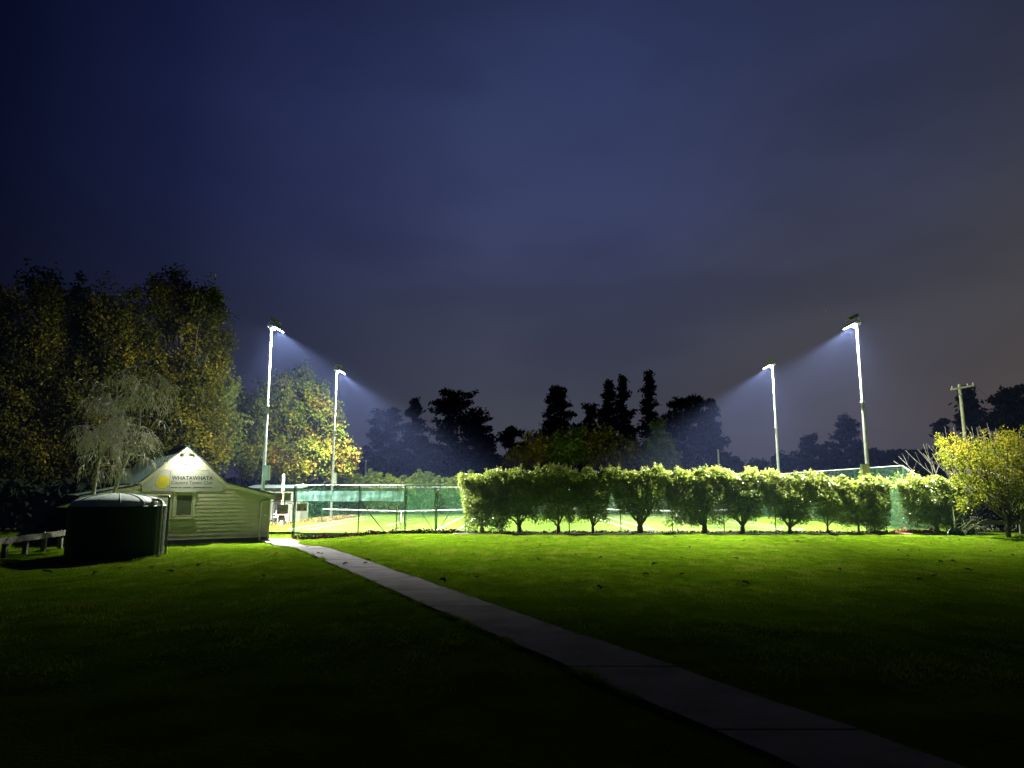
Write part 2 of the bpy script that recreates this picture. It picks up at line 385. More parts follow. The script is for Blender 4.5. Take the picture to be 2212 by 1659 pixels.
# grass blades over the part of the lawn the lamps reach
def grass(n):
    y = 9 + (42 - 9) * rng.random(n) ** .8; x = -32 + 66 * rng.random(n)
    keep = (np.abs(x) < y * .76 + 1) & (np.abs(x - pxc(y)) > .69 + .07*vn(x*3.1, y*2.7)) & ~((x < -12.6) & (y > 38.4 + .0*(x))) & ((x - (-15.35))**2 + (y - 28.1)**2 > 1.66**2)
    keep &= ~((y > 41.35) & (x > -3.4)) & ~((y > 38.9) & (np.abs(x - pxc(y)) < 1.0))
    # stay off the club house
    ca, sa = math.cos(math.radians(34)), math.sin(math.radians(34)); rx, ry = x + 13.78, y - 41.04
    keep &= ~((-sa*rx + ca*ry > -.05) & (ca*rx + sa*ry < .1))
    x, y = x[keep], y[keep]; n = len(x)
    # tufts creeping over both edges of the path
    ne = 46000; ye = 8 + 30.5*rng.random(ne); sd = np.where(rng.random(ne) < .5, -1, 1)
    xe = pxc(ye) + sd*(.735 + .10*rng.random(ne)**1.5 - .045*(vn(ye*2.3, sd*9.0) > .1))
    x, y = np.concatenate([x, xe]), np.concatenate([y, ye]); n = len(x)
    dens = .45*vn(x*.45, y*.4) + .85*vn(x*2.1 + 7, y*1.0) + .7*vn(x*4.6, y*2.1 + 3)
    h = (.018 + .020 * rng.random(n)) * (1 + .7 * dens); h = np.clip(h, .006, .085)
    thin = (dens > -.25) | (rng.random(n) < .45); x, y, dens, h = x[thin], y[thin], dens[thin], h[thin]; n = len(x)
    tall = (dens > .75) & (rng.random(n) < .5); h[tall] *= 1.6
    edge = np.abs(np.abs(x - pxc(y)) - .78) < .10; h[edge] *= 1.9 + .5*vn(x[edge]*4, y[edge]*4)
    z = gz(x, y) + und(x, y); a = rng.random(n) * 2*math.pi; w = .006 + .005 * rng.random(n)
    lean = .6 * h[:, None] * rng.normal(size=(n, 2))
    b0 = np.stack([x - w*np.cos(a), y - w*np.sin(a), z - .004], 1); b1 = np.stack([x + w*np.cos(a), y + w*np.sin(a), z - .004], 1)
    tp = np.stack([x + lean[:, 0], y + lean[:, 1], z + h], 1)
    m_ = MB(); tint = np.clip(.46 + .38 * dens + .22 * rng.normal(size=n), 0, .95); tint[rng.random(n) < .006] = 1
    m_.add(np.stack([b0, b1, tp], 1).reshape(-1, 3), np.arange(3*n).reshape(-1, 3), tint)
    tag(m_.build('grass', L['grass']), 'short uneven grass blades covering the lawn', 'grass', kind='stuff')
grass(1350000)

# ------------------------------------------------------------------ leaves
def unit(n):
    v = rng.normal(size=(n, 3)); return v / np.linalg.norm(v, axis=1)[:, None]
def leafset(mb, pts, size, tint, long=1.5, up=0.0, droop=0.0, fold=.18):
    """kite-shaped leaves with a folded midrib at pts"""
    n = len(pts)
    d = unit(n); d[:, 2] += up - droop; d /= np.linalg.norm(d, axis=1)[:, None]
    s = np.cross(d, unit(n)); s /= np.linalg.norm(s, axis=1)[:, None] + 1e-9
    nn = np.cross(d, s); sz = (size * (.65 + .7 * rng.random(n)))[:, None]
    a = pts - d*sz*.5*long; b = pts + d*sz*.5*long
    l = pts + s*sz*.45 + nn*sz*fold - d*sz*.1; r = pts - s*sz*.45 + nn*sz*fold - d*sz*.1
    f0 = np.arange(n)[:, None] * 4
    mb.add(np.stack([a, l, b, r], 1).reshape(-1, 3), f0 + np.array([[0, 1, 2, 3]]), tint)
def ell(n, c, r, shell=.5):
    p = unit(n) * (rng.random(n) ** shell)[:, None]; return np.asarray(c, float) + p * np.asarray(r, float)
def curve(a, b, sag=0.0, n=6, wob=.0):
    a, b = np.asarray(a, float), np.asarray(b, float); t = np.linspace(0, 1, n)[:, None]
    p = a + (b - a) * t; p[:, 2] += (sag * 4 * t * (1 - t))[:, 0]
    if wob:
        w = rng.normal(size=(n, 3)) * wob; w[0] = 0; w[-1] = 0; p += w
    return p
def leafy_tree(name, label, base, lobes, material, clumps, per, size, cr, top=None, r0=.25, bark='bark', group=None, tintf=None, limbs=26, up=.1, cat='tree', long=1.4, shell=.45, split=.25):
    base = np.array(base, float); o = thing(name, label, cat, base, group=group)
    vol = np.array([l[3]*l[4]*l[5] for l in lobes]) ** .72; vol /= vol.sum(); cen = []
    for l, w in zip(lobes, vol): cen.append(ell(max(3, int(clumps*w)), l[:3], l[3:6], shell))
    cen = np.vstack(cen); pts, tt = [], []
    zlo, zhi = cen[:, 2].min(), cen[:, 2].max()
    for c0 in cen:
        k = int(per * (.5 + rng.random())); r = cr * (.6 + .8*rng.random())
        pts.append(ell(k, c0, (r, r, r*1.15), .6))
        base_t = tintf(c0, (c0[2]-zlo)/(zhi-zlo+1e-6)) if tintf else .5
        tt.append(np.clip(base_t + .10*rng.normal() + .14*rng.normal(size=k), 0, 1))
    mb = MB(); leafset(mb, np.vstack(pts), size, np.concatenate(tt), long, up)
    mb.build('crown', L[material] if isinstance(material, str) else material, o, base, kind='stuff')
    tb = MB(); mid = cen.mean(0); tz = zlo + (zhi - zlo)*.8 if top is None else top
    tp = np.array([mid[0], mid[1], tz]); tr = curve(base - (0, 0, .15), tp, 0, 9, .10 * r0/.25)
    tb.tube(tr, np.linspace(r0, r0*.18, 9), 8)
    for c0 in cen[rng.permutation(len(cen))[:limbs]]:
        hmax = np.clip((c0[2] - base[2]) / (tp[2] - base[2] + 1e-6) - .12, split*.6, .9)
        t0 = rng.uniform(split*.6, max(split, hmax)); st = base + (tp - base)*t0
        L0 = np.linalg.norm(c0 - st)
        tb.tube(curve(st, c0, -.06*L0, 6, .03*L0), np.linspace(max(.014, r0*.42*(1 - .7*t0)), .010, 6), 5)
    tb.build('trunk', M[bark], o, base, smooth=True)
    return o

# ------------------------------------------------------------------ club house
HA = math.radians(34)
HR = np.array([-13.78, 41.04, -.32]); HD = np.array([math.cos(HA), math.sin(HA)]); HN = np.array([HD[1], -HD[0]])
def wall_pt(u, v):
    r = ray(u, v); C = np.array([0, 0, H]); t = ((HR - C)[:2] @ HN) / (r[:2] @ HN); p = C + r*t
    return float((p - HR)[:2] @ HD), float(p[2]) + .32       # s along the wall, height above the base
house = thing('club_house', 'small weatherboard club house with gabled front and lean-to sides', 'building', HR, HA)
W0, AP, KN = -9.22, -4.61, 2.11                       # left end, apex, half width of the steep gable
ZA, ZK, ZE = 5.10, 3.20, 2.60                         # apex, knee and eave heights above the base
def roof_z(s):
    d = abs(s - AP)
    return ZA - (ZA - ZK) * d / KN if d <= KN else ZK - (ZK - ZE) * (d - KN) / (-AP - KN)
def span(z):
    if z <= ZE: return W0, 0.0
    if z <= ZK: d = KN + (ZK - z) / (ZK - ZE) * (-AP - KN)
    else: d = KN * (ZA - z) / (ZA - ZK)
    return AP - d, AP + d
LEN = 19.0
wl = MB(); wl.prism([(W0, .03, 0), (0, .03, 0), (0, .03, ZE - .05), (AP + KN, .03, ZK - .05), (AP, .03, ZA - .05), (AP - KN, .03, ZK - .05), (W0, .03, ZE - .05)], (0, LEN - .1, 0))
wl.build('wall', M['dark'], house)
WS0, WZT = wall_pt(379, 1066); WS1, WZB = wall_pt(413, 1114)
WS0, WS1 = -4.98, -4.10; WZT, WZB = 2.62, 1.40
def board(s0, s1, z0, z1):
    if s1 - s0 < .05: return
    a0, b0 = max(s0, span(z0)[0] + .005), min(s1, span(z0)[1] - .005); a1, b1 = max(s0, span(z1)[0] + .005), min(s1, span(z1)[1] - .005)
    if b1 - a1 < .03 or b0 - a0 < .03: return
    m_ = MB(); yb, yt = -.034, -.004
    m_.add([(a0, yb, z0), (b0, yb, z0), (b1, yt, z1), (a1, yt, z1), (a0, .028, z0), (b0, .028, z0), (b1, .028, z1), (a1, .028, z1)],
           [(0, 1, 2, 3), (5, 4, 7, 6), (1, 0, 4, 5), (2, 6, 7, 3), (0, 3, 7, 4), (1, 5, 6, 2)])
    m_.build('weatherboard', M['board'], house)
z = .20
while z < ZA - .25:
    z1 = min(z + .205, ZA - .12)
    if z1 > WZB and z < WZT:
        board(W0, WS0 - .11, z, z1); board(WS1 + .11, 0, z, z1)
        if z < WZB - .06: board(WS0 - .11, WS1 + .11, z, WZB - .05)
        if z1 > WZT + .12: board(WS0 - .11, WS1 + .11, WZT + .10, z1)
    else: board(W0, 0, z, z1)
    z += .205
for s in np.arange(W0 + .05, 0, .12):                 # slatted skirting below the boards
    MB().box((s, .0, .09), (.085, .03, .2)).build('skirting_slat', M['skirt'], house)
# window
win = MB()
for a, b in (((WS0 - .05, WZB), (WS0 - .05, WZT)), ((WS1 + .05, WZB), (WS1 + .05, WZT))): win.box((a[0], -.035, (a[1] + b[1])/2), (.11, .07, b[1] - a[1]))
win.box(((WS0 + WS1)/2, -.035, WZT + .05), (WS1 - WS0 + .21, .075, .10)); win.box(((WS0 + WS1)/2, -.035, WZB - .02), (WS1 - WS0 - .002, .066, .05))
wo_ = win.build('window', M['trim'], house)
MB().box(((WS0 + WS1)/2, -.07, WZT + .115), (WS1 - WS0 + .30, .16, .03)).build('window_head', M['trim'], wo_)
MB().box(((WS0 + WS1)/2 - .06, -.07, WZB - .07), (WS1 - WS0 + .42, .16, .05)).build('sill', M['trim'], wo_)
MB().box(((WS0 + WS1)/2, -.004, (WZT + WZB)/2), (WS1 - WS0 - .004, .02, WZT - WZB - .054)).build('pane', M['glass'], wo_)
sash = MB()
for s in (WS0 + .045, WS1 - .045): sash.box((s, -.022, (WZT + WZB)/2), (.05, .022, WZT - WZB - .12))
for zz in (WZB + .06, WZT - .05): sash.box(((WS0 + WS1)/2, -.022, zz), (WS1 - WS0 - .036, .024, .05))
sash.build('sash', M['trim'], wo_); MB().box(((WS0+WS1)/2, -.045, WZB + .14), (.10, .03, .02)).build('latch', M['trim'], wo_)
# roof sheets, ridge, barge boards, gutters
def sheet(s0, z0, s1, z1, name='roof'):
    m_ = MB(); t = .05; n = 30; y0, y1 = -.30, LEN + .2; m2 = MB()
    # corrugated sheet: ribs run down the slope
    ys_ = np.linspace(y0, y1, int((y1 - y0)/.15)); zz = .018 * np.cos(np.arange(len(ys_)) * math.pi)
    v = np.array([(s, y, zt + dz + up) for up in (0.045, 0.015) for (s, zt) in ((s0, z0), (s1, z1)) for y, dz in zip(ys_, zz)]); k = len(ys_)
    f = [(a, a+1, k+a+1, k+a) for a in range(k-1)] + [(2*k+a+1, 2*k+a, 3*k+a, 3*k+a+1) for a in range(k-1)] + [(0, k, 3*k, 2*k), (k-1, 3*k-1, 4*k-1, 2*k-1)]
    m_.add(v, f); return m_.build(name, M['roof'], house)
ov = .22
sk = (ZK - ZE) / (-AP - KN)
rf = sheet(AP, ZA + .02, AP + KN + .03, ZK + .03); sheet(AP, ZA + .02, AP - KN - .12, ZK - .06)
sheet(AP + KN, ZK + .0, ov, ZE - sk*ov + .0); sheet(AP - KN, ZK - .13, W0 - ov, ZE - sk*ov - .04)
MB().bar((AP, -.32, ZA + .075), (AP, LEN + .2, ZA + .075), .28, .05).build('ridge_cap', M['roof'], rf)
def barge(s0, z0, s1, z1, y=-.27):
    m_ = MB(); a = np.array([(s0, y, z0), (s1, y, z1), (s1, y, z1 - .19), (s0, y, z0 - .19)]); m_.prism(a, (0, .03, 0)); m_.build('barge_board', M['trim'], house)
barge(AP, ZA, AP + KN, ZK + .0); barge(AP - KN, ZK + .0, AP - .004, ZA - .002)
barge(AP + KN + .004, ZK - .01, ov - .05, ZE - sk*ov - .03); barge(W0 - ov + .05, ZE - sk*ov - .06, AP - KN - .004, ZK - .14)
MB().box((ov - .07, -.27 + LEN/2, ZE - sk*ov - .08), (.12, LEN, .12)).build('gutter', M['trim'], house)
MB().box((AP - KN - .16, -.20 + LEN/2, ZK - .06), (.09, LEN, .12)).build('gutter', M['whitep'], house)
MB().box((W0 - ov, -.20 + LEN/2, ZE - sk*ov - .12), (.10, LEN, .10)).build('gutter', M['dark'], house)
for s in (-.045, W0 + .045): MB().box((s, -.045, ZE/2 + .05), (.10, .05, ZE - .15)).build('corner_board', M['trim'], house)
MB().box((.012, .22, ZE/2 - .02), (.022, .40, ZE - .10)).build('side_board', M['board'], house)
dp = MB(); dp.tube([(ov - .12, -.12, ZE - .26), (-.1, -.10, ZE - .33), (-.46, -.10, ZE - .41), (-.52, -.10, ZE - .50), (-.52, -.10, ZE - 1.2), (-.52, -.10, .45)], .045, 10)
dp.tube([(-.52, -.10, .48), (-.52, -.10, .02)], .060, 10)
dpo = dp.build('downpipe', M['pvc'], house, smooth=True)
for zz in (.55, 1.35): MB().box((-.52, -.07, zz), (.15, .09, .03)).build('clip', M['pvc'], dpo)
MB().box((-.27, -.055, 1.42), (.14, .05, .09)).build('meter_box', M['whitep'], house)
# gable lamp
LS, LZ = wall_pt(402, 990)
lamp = thing('gable_lamp', 'lit twin floodlight on the club house gable above the sign', 'lamp', HR + np.array([HD[0]*LS + HN[0]*.04, HD[1]*LS + HN[1]*.04, LZ]), HA)
MB().box((0, 0, -.05), (.12, .06, .16)).build('bracket', M['blackst'], lamp)
for dx, rot in ((-.10, -.35), (.12, .35)):
    R = np.array([[math.cos(rot), -math.sin(rot), 0], [math.sin(rot), math.cos(rot), 0], [0, 0, 1]])
    MB().bar((dx*.5, -.02, -.02), (dx, -.36, .03), .03).build('arm', M['blackst'], lamp)
    hd = MB().box((dx, -.40, .04), (.17, .10, .13), R).build('lamp_head', M['blackst'], lamp)
    MB().box((dx + .0, -.46, .02), (.15, .04, .12), R).build('lens', M['bulb'], hd)
sn = MB().lathe([(.0, -.36), (.035, -.35), (.05, -.29), (.03, -.22), (.0, -.21)], 12, (0, -.05, 0)).build('motion_sensor', M['blackst'], lamp, smooth=True)
lp = bpy.data.lights.new('gable_light', 'POINT'); lp.energy = 205; lp.color = (1, .97, .88); lp.shadow_soft_size = .08
lo = bpy.data.objects.new('bulb_light', lp); COL.objects.link(lo); lo.parent = lamp; lo.location = (.01, -.60, -.06)
# club sign
def text_mesh(body, width, height, bold=0.0):
    cu = bpy.data.curves.new('t', 'FONT'); cu.body = body; cu.offset = bold; cu.extrude = .0
    ob = bpy.data.objects.new('t', cu); COL.objects.link(ob)
    me = bpy.data.meshes.new_from_object(ob.evaluated_get(bpy.context.evaluated_depsgraph_get()))
    bpy.data.objects.remove(ob); v = np.array([x.co for x in me.vertices]); f = [tuple(p.vertices) for p in me.polygons]
    bpy.data.meshes.remove(me)
    a, b = v.min(0), v.max(0); v[:, 0] = (v[:, 0] - a[0]) / (b[0]-a[0]) * width; v[:, 1] = (v[:, 1] - (a[1] if height > 0 else 0)) / (b[1]-a[1]) * abs(height)
    return v, f
def lettering(parent, body, x, z, w, h, material, y=-.006, bold=0.0, name='lettering'):
    v, f = text_mesh(body, w, h, bold); m_ = MB(); m_.add(np.stack([v[:, 0] + x, np.full(len(v), y), v[:, 1] + z], 1), f)
    return m_.build(name, material, parent)
sg = thing('club_sign', 'large white club name sign with yellow tennis ball on the gable', 'sign', HR + np.array([HN[0]*.062, HN[1]*.062, 0]), HA)
A = .02
pl = [(-6.62, 0, 2.745), (-2.62, 0, 2.745), (-2.62, 0, 3.06), (AP + KN*(ZA - .22 - 3.86)/(ZA - ZK), 0, 3.86), (AP - KN*(ZA - .22 - 3.86)/(ZA - ZK), 0, 3.86), (-6.62, 0, 3.06)]
MB().prism(pl, (0, .02, 0)).build('panel', M['signw'], sg)
lettering(sg, 'WHATAWHATA', *[wall_pt(370, 1036)[k] for k in (0, 1)], 2.07, .215, M['ink'], bold=.022)
lettering(sg, 'Country Tennis Club', *[wall_pt(369, 1047.5)[k] for k in (0, 1)], 2.06, .235, M['ink2'], bold=.004)
s0_, z0_ = wall_pt(368, 1052.6); fine = MB()
for a, b in ((0, .37), (.41, .54), (.61, 1.0), (1.10, 1.56), (1.57, 1.72), (1.73, 2.06)): fine.add([(s0_+a, -.006, z0_-.018), (s0_+b, -.006, z0_-.018), (s0_+b, -.006, z0_+.02), (s0_+a, -.006, z0_+.02)], [(0, 1, 2, 3)])
fine.build('small_print', M['ink2'], sg)
bs, bz = wall_pt(351.5, 1040.5); ang = np.linspace(0, 2*math.pi, 49)[:-1]
bm = MB(); bm.add([(bs + .345*math.cos(a), -.006, bz + .345*math.sin(a)) for a in ang], [tuple(range(48))]); bo = bm.build('ball_emblem', M['ball'], sg)
for sx in (-1, 1):
    m_ = MB(); a_ = np.linspace(-.85, .85, 14); c_ = [(bs + sx*.52 - sx*.34*math.cos(t), bz + .34*math.sin(t)) for t in a_]; v = []
    for (cx_, cz_), t in zip(c_, a_):
        v += [(cx_ - .014, -.010, cz_), (cx_ + .014, -.010, cz_)]
    m_.add(v, [(2*k, 2*k+1, 2*k+3, 2*k+2) for k in range(13)]); m_.build('seam', M['signw'], bo)
MB().box((wall_pt(366.5, 1040)[0], -.004, 3.28), (.012, .006, 1.06)).build('panel_joint', M['ink2'], sg)

# ------------------------------------------------------------------ water tank
TK = np.array([-15.35, 28.1, 0.0]); TR = 1.68
tk = thing('water_tank', 'round dark green plastic water tank with dome coloured pale as if floodlit', 'tank', TK)
prof = [(0, -.02), (TR + .02, -.02)]
for a in range(15):
    zz = .02 + a*.124; prof += [(TR + (.012 if a % 2 else 0), zz)]
prof += [(TR, 1.78), (TR + .03, 1.80), (TR + .03, 1.86)]
MB().lathe(prof, 72).build('tank_wall', M['tank'], tk, smooth=True)
dm = [(TR + .028, 1.862), (TR - .05, 1.90)] + [((TR - .06)*math.cos(t), 1.90 + .44*math.sin(t)) for t in np.linspace(.05, math.pi/2, 14)]
dmo = MB().lathe(dm, 72).build('dome', M['tankdome'], tk, smooth=True)
for a in np.arange(0, 2*math.pi, math.pi/6):
    pts = [((TR - .06)*math.cos(t)*math.cos(a), (TR - .06)*math.cos(t)*math.sin(a), 1.905 + .44*math.sin(t)) for t in np.linspace(.08, 1.4, 9)]
    MB().tube(pts, .022, 6).build('dome_rib', M['tankdome'], dmo, smooth=True)
MB().lathe([(0, 2.11), (.24, 2.11), (.26, 2.05), (.25, 1.96)], 24, (1.02, .55, 0)).build('inlet_lid', M['blackst'], tk, smooth=True)
MB().tube([(1.05, -.15, 2.10), (1.64, -.25, 2.10), (1.78, -.27, 2.05), (1.80, -.27, 1.9), (1.80, -.27, .0)], .05, 10).build('overflow_pipe', M['pvc'], tk, smooth=True)
MB().tube([(1.30, .5, 2.22), (1.84, .2, 2.22), (1.90, .1, 2.14), (1.90, .1, 0)], .045, 10).build('inlet_pipe', M['pipe'], tk, smooth=True)
MB().box((1.45, -.35, 1.98), (.30, .22, .12)).build('strainer_box', M['whitep'], tk)
MB().tube([(-1.92, .2, 0), (-1.92, .2, 1.85)], .04, 8).build('side_post', M['timber'], tk)
aw = MB(); aw.prism([(-2.3, -.2, 1.80), (-1.6, .05, 2.04), (-1.6, .75, 2.04), (-2.3, .6, 1.80)], (0, 0, .03)); aw.build('side_flap', M['tankdome'], tk)

# ------------------------------------------------------------------ timber barriers
def barrier(name, label, p0, p1, nposts, zt, over=.5, gap=None):
    p0, p1 = np.array(p0, float), np.array(p1, float); o = thing(name, label, 'barrier', p0, group='low timber barriers')
    d = (p1 - p0) / np.linalg.norm(p1 - p0); 
    for k in range(nposts):
        p = p0 + (p1 - p0) * k / (nposts - 1)
        ps = MB().box(p - p0 + np.array([0, 0, zt/2 - .1]), (.16, .16, zt + .22), np.array([[d[0], -d[1], 0], [d[1], d[0], 0], [0, 0, 1]])).build('post', M['timber'], o)
        MB().lathe([(0, zt + .055), (.02, zt + .05), (.02, zt)], 8, p - p0).build('bolt', M['galv'], ps)
    side = np.array([d[1], -d[0], 0]) * .11
    MB().bar(p0 - p0 - d*over + side + (0, 0, zt - .08), p1 - p0 + d*over + side + (0, 0, zt - .08), .06, .22).build('rail', M['timber'], o)
barrier('timber_barrier', 'low weathered timber rail on short posts left of the water tank', (-18.25, 25.0, 0), (-19.55, 31.4, 0), 5, .72)
barrier('timber_barrier', 'low timber rail on posts behind the golden tree trunk', (26.9, 42.2, 0), (31.8, 41.2, 0), 3, .72)

# ------------------------------------------------------------------ fences
FY = 42.7; FT = 2.78
def chainlink(path3, z0f, z1f, pitch=.075, w=.0044):
    """diagonal wires woven over a straight run; path3: (a, b) ground ends"""
    a, b = np.asarray(path3[0], float), np.asarray(path3[1], float); Ln = np.linalg.norm(b - a); d = (b - a) / Ln
    m_ = MB(); V, Fc = [], []
    def pt(s, z, off): return np.array([a[0] + d[0]*s + d[1]*off, a[1] + d[1]*s - d[0]*off, z])
    zb, zt = z0f(0), z1f(0); hh = max(z1f(0), z1f(Ln)) - min(z0f(0), z0f(Ln)); n = 0
    for sg_ in (1, -1):
        for c0 in np.arange(-hh, Ln + hh, pitch):
            # line s = c0 + sg*(z - zmin)
            zmin = min(z0f(0), z0f(Ln)); ss = np.linspace(0, 1, 2)
            zA, zB = zmin, zmin + hh
            sA, sB = (c0, c0 + hh) if sg_ > 0 else (c0 + hh, c0)
            t0, t1 = 0.0, 1.0
            lo_, hi_ = (0 - sA)/(sB - sA), (Ln - sA)/(sB - sA)
            t0, t1 = max(t0, min(lo_, hi_)), min(t1, max(lo_, hi_))
            if t1 - t0 < .01: continue
            def zz(t): return zA + (zB - zA)*t
            # clip against bottom and top
            for _ in range(3):
                s_, z_ = sA + (sB - sA)*t0, zz(t0); 
                if z_ < z0f(s_): t0 += (z0f(s_) - z_) / (zB - zA)
                s_, z_ = sA + (sB - sA)*t1, zz(t1)
                if z_ > z1f(s_): t1 -= (z_ - z1f(s_)) / (zB - zA)
            if t1 - t0 < .01: continue
            p, q_ = pt(sA + (sB-sA)*t0, zz(t0), .003*sg_), pt(sA + (sB-sA)*t1, zz(t1), .003*sg_)
            e = np.array([d[0]*w*.7, d[1]*w*.7, -w*.7*sg_]); o_ = np.array([d[1], -d[0], 0])*w
            V += [p + e, p - e*.5 + o_, p - e*.5 - o_, q_ + e, q_ - e*.5 + o_, q_ - e*.5 - o_]
            Fc += [(n, n+1, n+4, n+3), (n+1, n+2, n+5, n+4), (n+2, n, n+3, n+5)]; n += 6
    m_.add(np.array(V), np.array(Fc)); return m_
def cloth_sheet(a, b, zt, zb, bulge=.03, nx_=60, nz_=8):
    a, b = np.asarray(a, float), np.asarray(b, float); d = (b - a); Ln = np.linalg.norm(d); d = d/Ln
    S, T = np.meshgrid(np.linspace(0, 1, nx_), np.linspace(0, 1, nz_)); s = S*Ln
    sagt = .015*np.abs(np.sin(s*3.2)); off = bulge*(np.sin(s*2.1 + 2*T) * .6 + .5*np.sin(s*6.3 + T*3) + .3*np.sin(T*9 + s))
    zz = zt - sagt*(1 - T) - (zt - zb)*T + .02*np.sin(s*1.7)*T
    v = np.stack([a[0] + d[0]*s + d[1]*off, a[1] + d[1]*s - d[0]*off, zz], -1).reshape(-1, 3)
    i, j = np.meshgrid(np.arange(nz_-1), np.arange(nx_-1), indexing='ij'); q = np.stack([i*nx_+j, i*nx_+j+1, (i+1)*nx_+j+1, (i+1)*nx_+j], -1).reshape(-1, 4)
    m_ = MB(); m_.add(v, q); return m_
def fence(name, label, a, b, posts, zt=FT, rail=True, zt1=None, zb=None, steel='greensteel', wires=True, pitch=.075, r=.03, railm='galv'):
    a, b = np.array(a, float), np.array(b, float); Ln = np.linalg.norm(b - a); d = (b - a)/Ln
    zt1 = zt if zt1 is None else zt1
    o = thing(name, label, 'fence', (a[0], a[1], 0)); org = np.array([a[0], a[1], 0])
    z0 = lambda s: float(gz(a[0] + d[0]*s, a[1] + d[1]*s)) + .04
    z1 = lambda s: zt + (zt1 - zt)*s/Ln
    for s in posts:
        p = np.array([a[0] + d[0]*s, a[1] + d[1]*s, 0]) - org
        MB().tube([p + (0, 0, z0(s) - .2), p + (0, 0, z1(s))], r, 8).build('post', M[steel], o, smooth=True)
    if rail: MB().tube([np.array([a[0], a[1], zt + .01]) - org, np.array([b[0], b[1], zt1 + .01]) - org], .026, 8).build('top_rail', M[railm], o, smooth=True)
    if wires:
        chainlink((a[:2], b[:2]), z0, lambda s: z1(s) - .02, pitch).build('wire_mesh', M['wire'], o, org, kind='stuff')
    return o, org
XG0, XG1, XGM = -6.28, -2.72, -4.50
f1, org = fence('court_fence', 'green wire mesh fence carrying a pale shade cloth beside small gate', (-12.85, FY, 0), (-6.34, FY, 0), [0.0, 3.77, 6.02, 6.50])
cs = cloth_sheet((-12.80, FY - .04, 0), (-6.42, FY - .04, 0), 2.46, 1.84, .025, 120, 10)
cs.build('shade_cloth', M['cloth'], f1, org, smooth=True)
MB().tube(np.array([(x, FY - .05, 1.835 + .012*math.sin(x*2.2)) for x in np.linspace(-12.8, -6.42, 40)]) - org, .010, 5).build('hem_cord', M['blackst'], f1)
for x in np.arange(-12.5, -6.5, .62): MB().box(np.array([x, FY - .045, 2.47]) - org, (.018, .02, .06)).build('cloth_tie', M['blackst'], f1)
MB().tube(np.array([(-9.08, FY - .05, 1.93), (-7.45, FY - .30, .06)]) - org, .026, 8).build('brace', M['greensteel'], f1, smooth=True)
MB().tube(np.array([(-6.83, FY - .06, 1.62), (-6.72, FY - .16, 1.3), (-6.45, FY - .30, .05)]) - org, .022, 6).build('loose_pipe', M['pvc'], f1, smooth=True)
f2, _ = fence('court_fence', 'green wire mesh fence standing behind the clipped hedge row', (XG1, FY, 0), (22.0, FY, 0), list(np.arange(0, 24.5, 3.05)), railm='greensteel')
f3, o3 = fence('court_fence', 'corner panel of mesh fence with windbreak at hedge right end', (22.0, FY, 0), (25.0, FY, 0), [0.0, 0.12, 3.0])
cloth_sheet((22.2, FY + .03, 0), (24.95, FY + .03, 0), 2.7, .25, .02, 24, 10).build('windbreak', M['wind'], f3, o3)
MB().tube(np.array([(22.0, FY - .02, 1.86), (23.0, FY - .02, 1.86), (23.5, FY - .02, 1.75), (24.9, FY - .02, 1.2)]) - o3, .02, 6).build('mid_rail', M['galv'], f3)
# side and back fences with windbreak
f4, o4 = fence('side_fence', 'tall side fence with pale top rail beside the right floodlights', (25.0, 45.7, 0), (25.0, 78.0, 0), list(np.arange(0, 32.5, 3.23)), 4.05, wires=True, pitch=.15)
cloth_sheet((25.04, 45.8, 0), (25.04, 77.9, 0), 2.6, .15, .02, 60, 6).build('windbreak', M['wind'], f4, o4)
f5, o5 = fence('side_fence', 'short fence panel whose top rail slopes down to the corner', (25.0, FY, 0), (25.0, 45.68, 0), [0.04, 2.9], 2.85, zt1=4.03, pitch=.15)
f6, o6 = fence('back_fence', 'far back fence of the courts lined with green windbreak', (-17.4, 78.0, 0), (25.0, 78.0, 0), list(np.arange(0, 42.5, 3.5)), 2.9, wires=False)
cloth_sheet((-17.3, 78.05, 0), (24.9, 78.05, 0), 2.75, .15, .03, 160, 6).build('windbreak', M['wind'], f6, o6)
f7, o7 = fence('side_fence', 'left side fence lined with dark green windbreak behind the net post', (-17.4, 59.5, 0), (-17.4, 78.0, 0), list(np.arange(0, 18.6, 3.08)), 2.4, wires=False)
cloth_sheet((-17.36, 59.6, 0), (-17.36, 77.9, 0), 2.2, .12, .03, 80, 6).build('windbreak', M['wind'], f7, o7)

# double gates between the shade cloth and the hedge
def gate_leaf(label, x0, x1, brace_up_left):
    o = thing('court_gate', label, 'gate', (x0, FY, 0), group='double gates into the courts'); w = x1 - x0; zt, zb, rr = 2.56, .10, .12
    t = np.linspace(0, math.pi/2, 5)
    loop = [(0, zb)] + [(0, zt - rr)] + [(rr - rr*math.cos(a), zt - rr + rr*math.sin(a)) for a in t[1:]] + [(w - rr, zt)] + [(w - rr + rr*math.sin(a), zt - rr + rr*math.cos(a)) for a in t[1:]] + [(w, zb), (0, zb)]
    MB().tube([(a, -.02, b) for a, b in loop], .022, 8, cap=False).build('frame', M['greensteel'], o, smooth=True)
    br = ((.06, zt - .12), (w - .05, zb + .02)) if brace_up_left else ((w - .06, zt - .12), (.05, zb + .02))
    MB().tube([(br[0][0], -.05, br[0][1]), (br[1][0], -.05, br[1][1])], .017, 6).build('brace', M['greensteel'], o)
    cl_ = chainlink(((0, 0), (w, 0)), lambda s: zb, lambda s: zt); cl_.build('wire_mesh', M['wire'], o, kind='stuff')
    cloth_sheet((.04, .03, 0), (w - .04, .03, 0), zt - .06, 1.05, .015, 20, 8).build('windbreak', M['wind'], o)
    for zz in (.5, 2.2):
        MB().box((0 if brace_up_left else w, -.05, zz), (.05, .05, .09)).build('hinge', M['galv'], o)
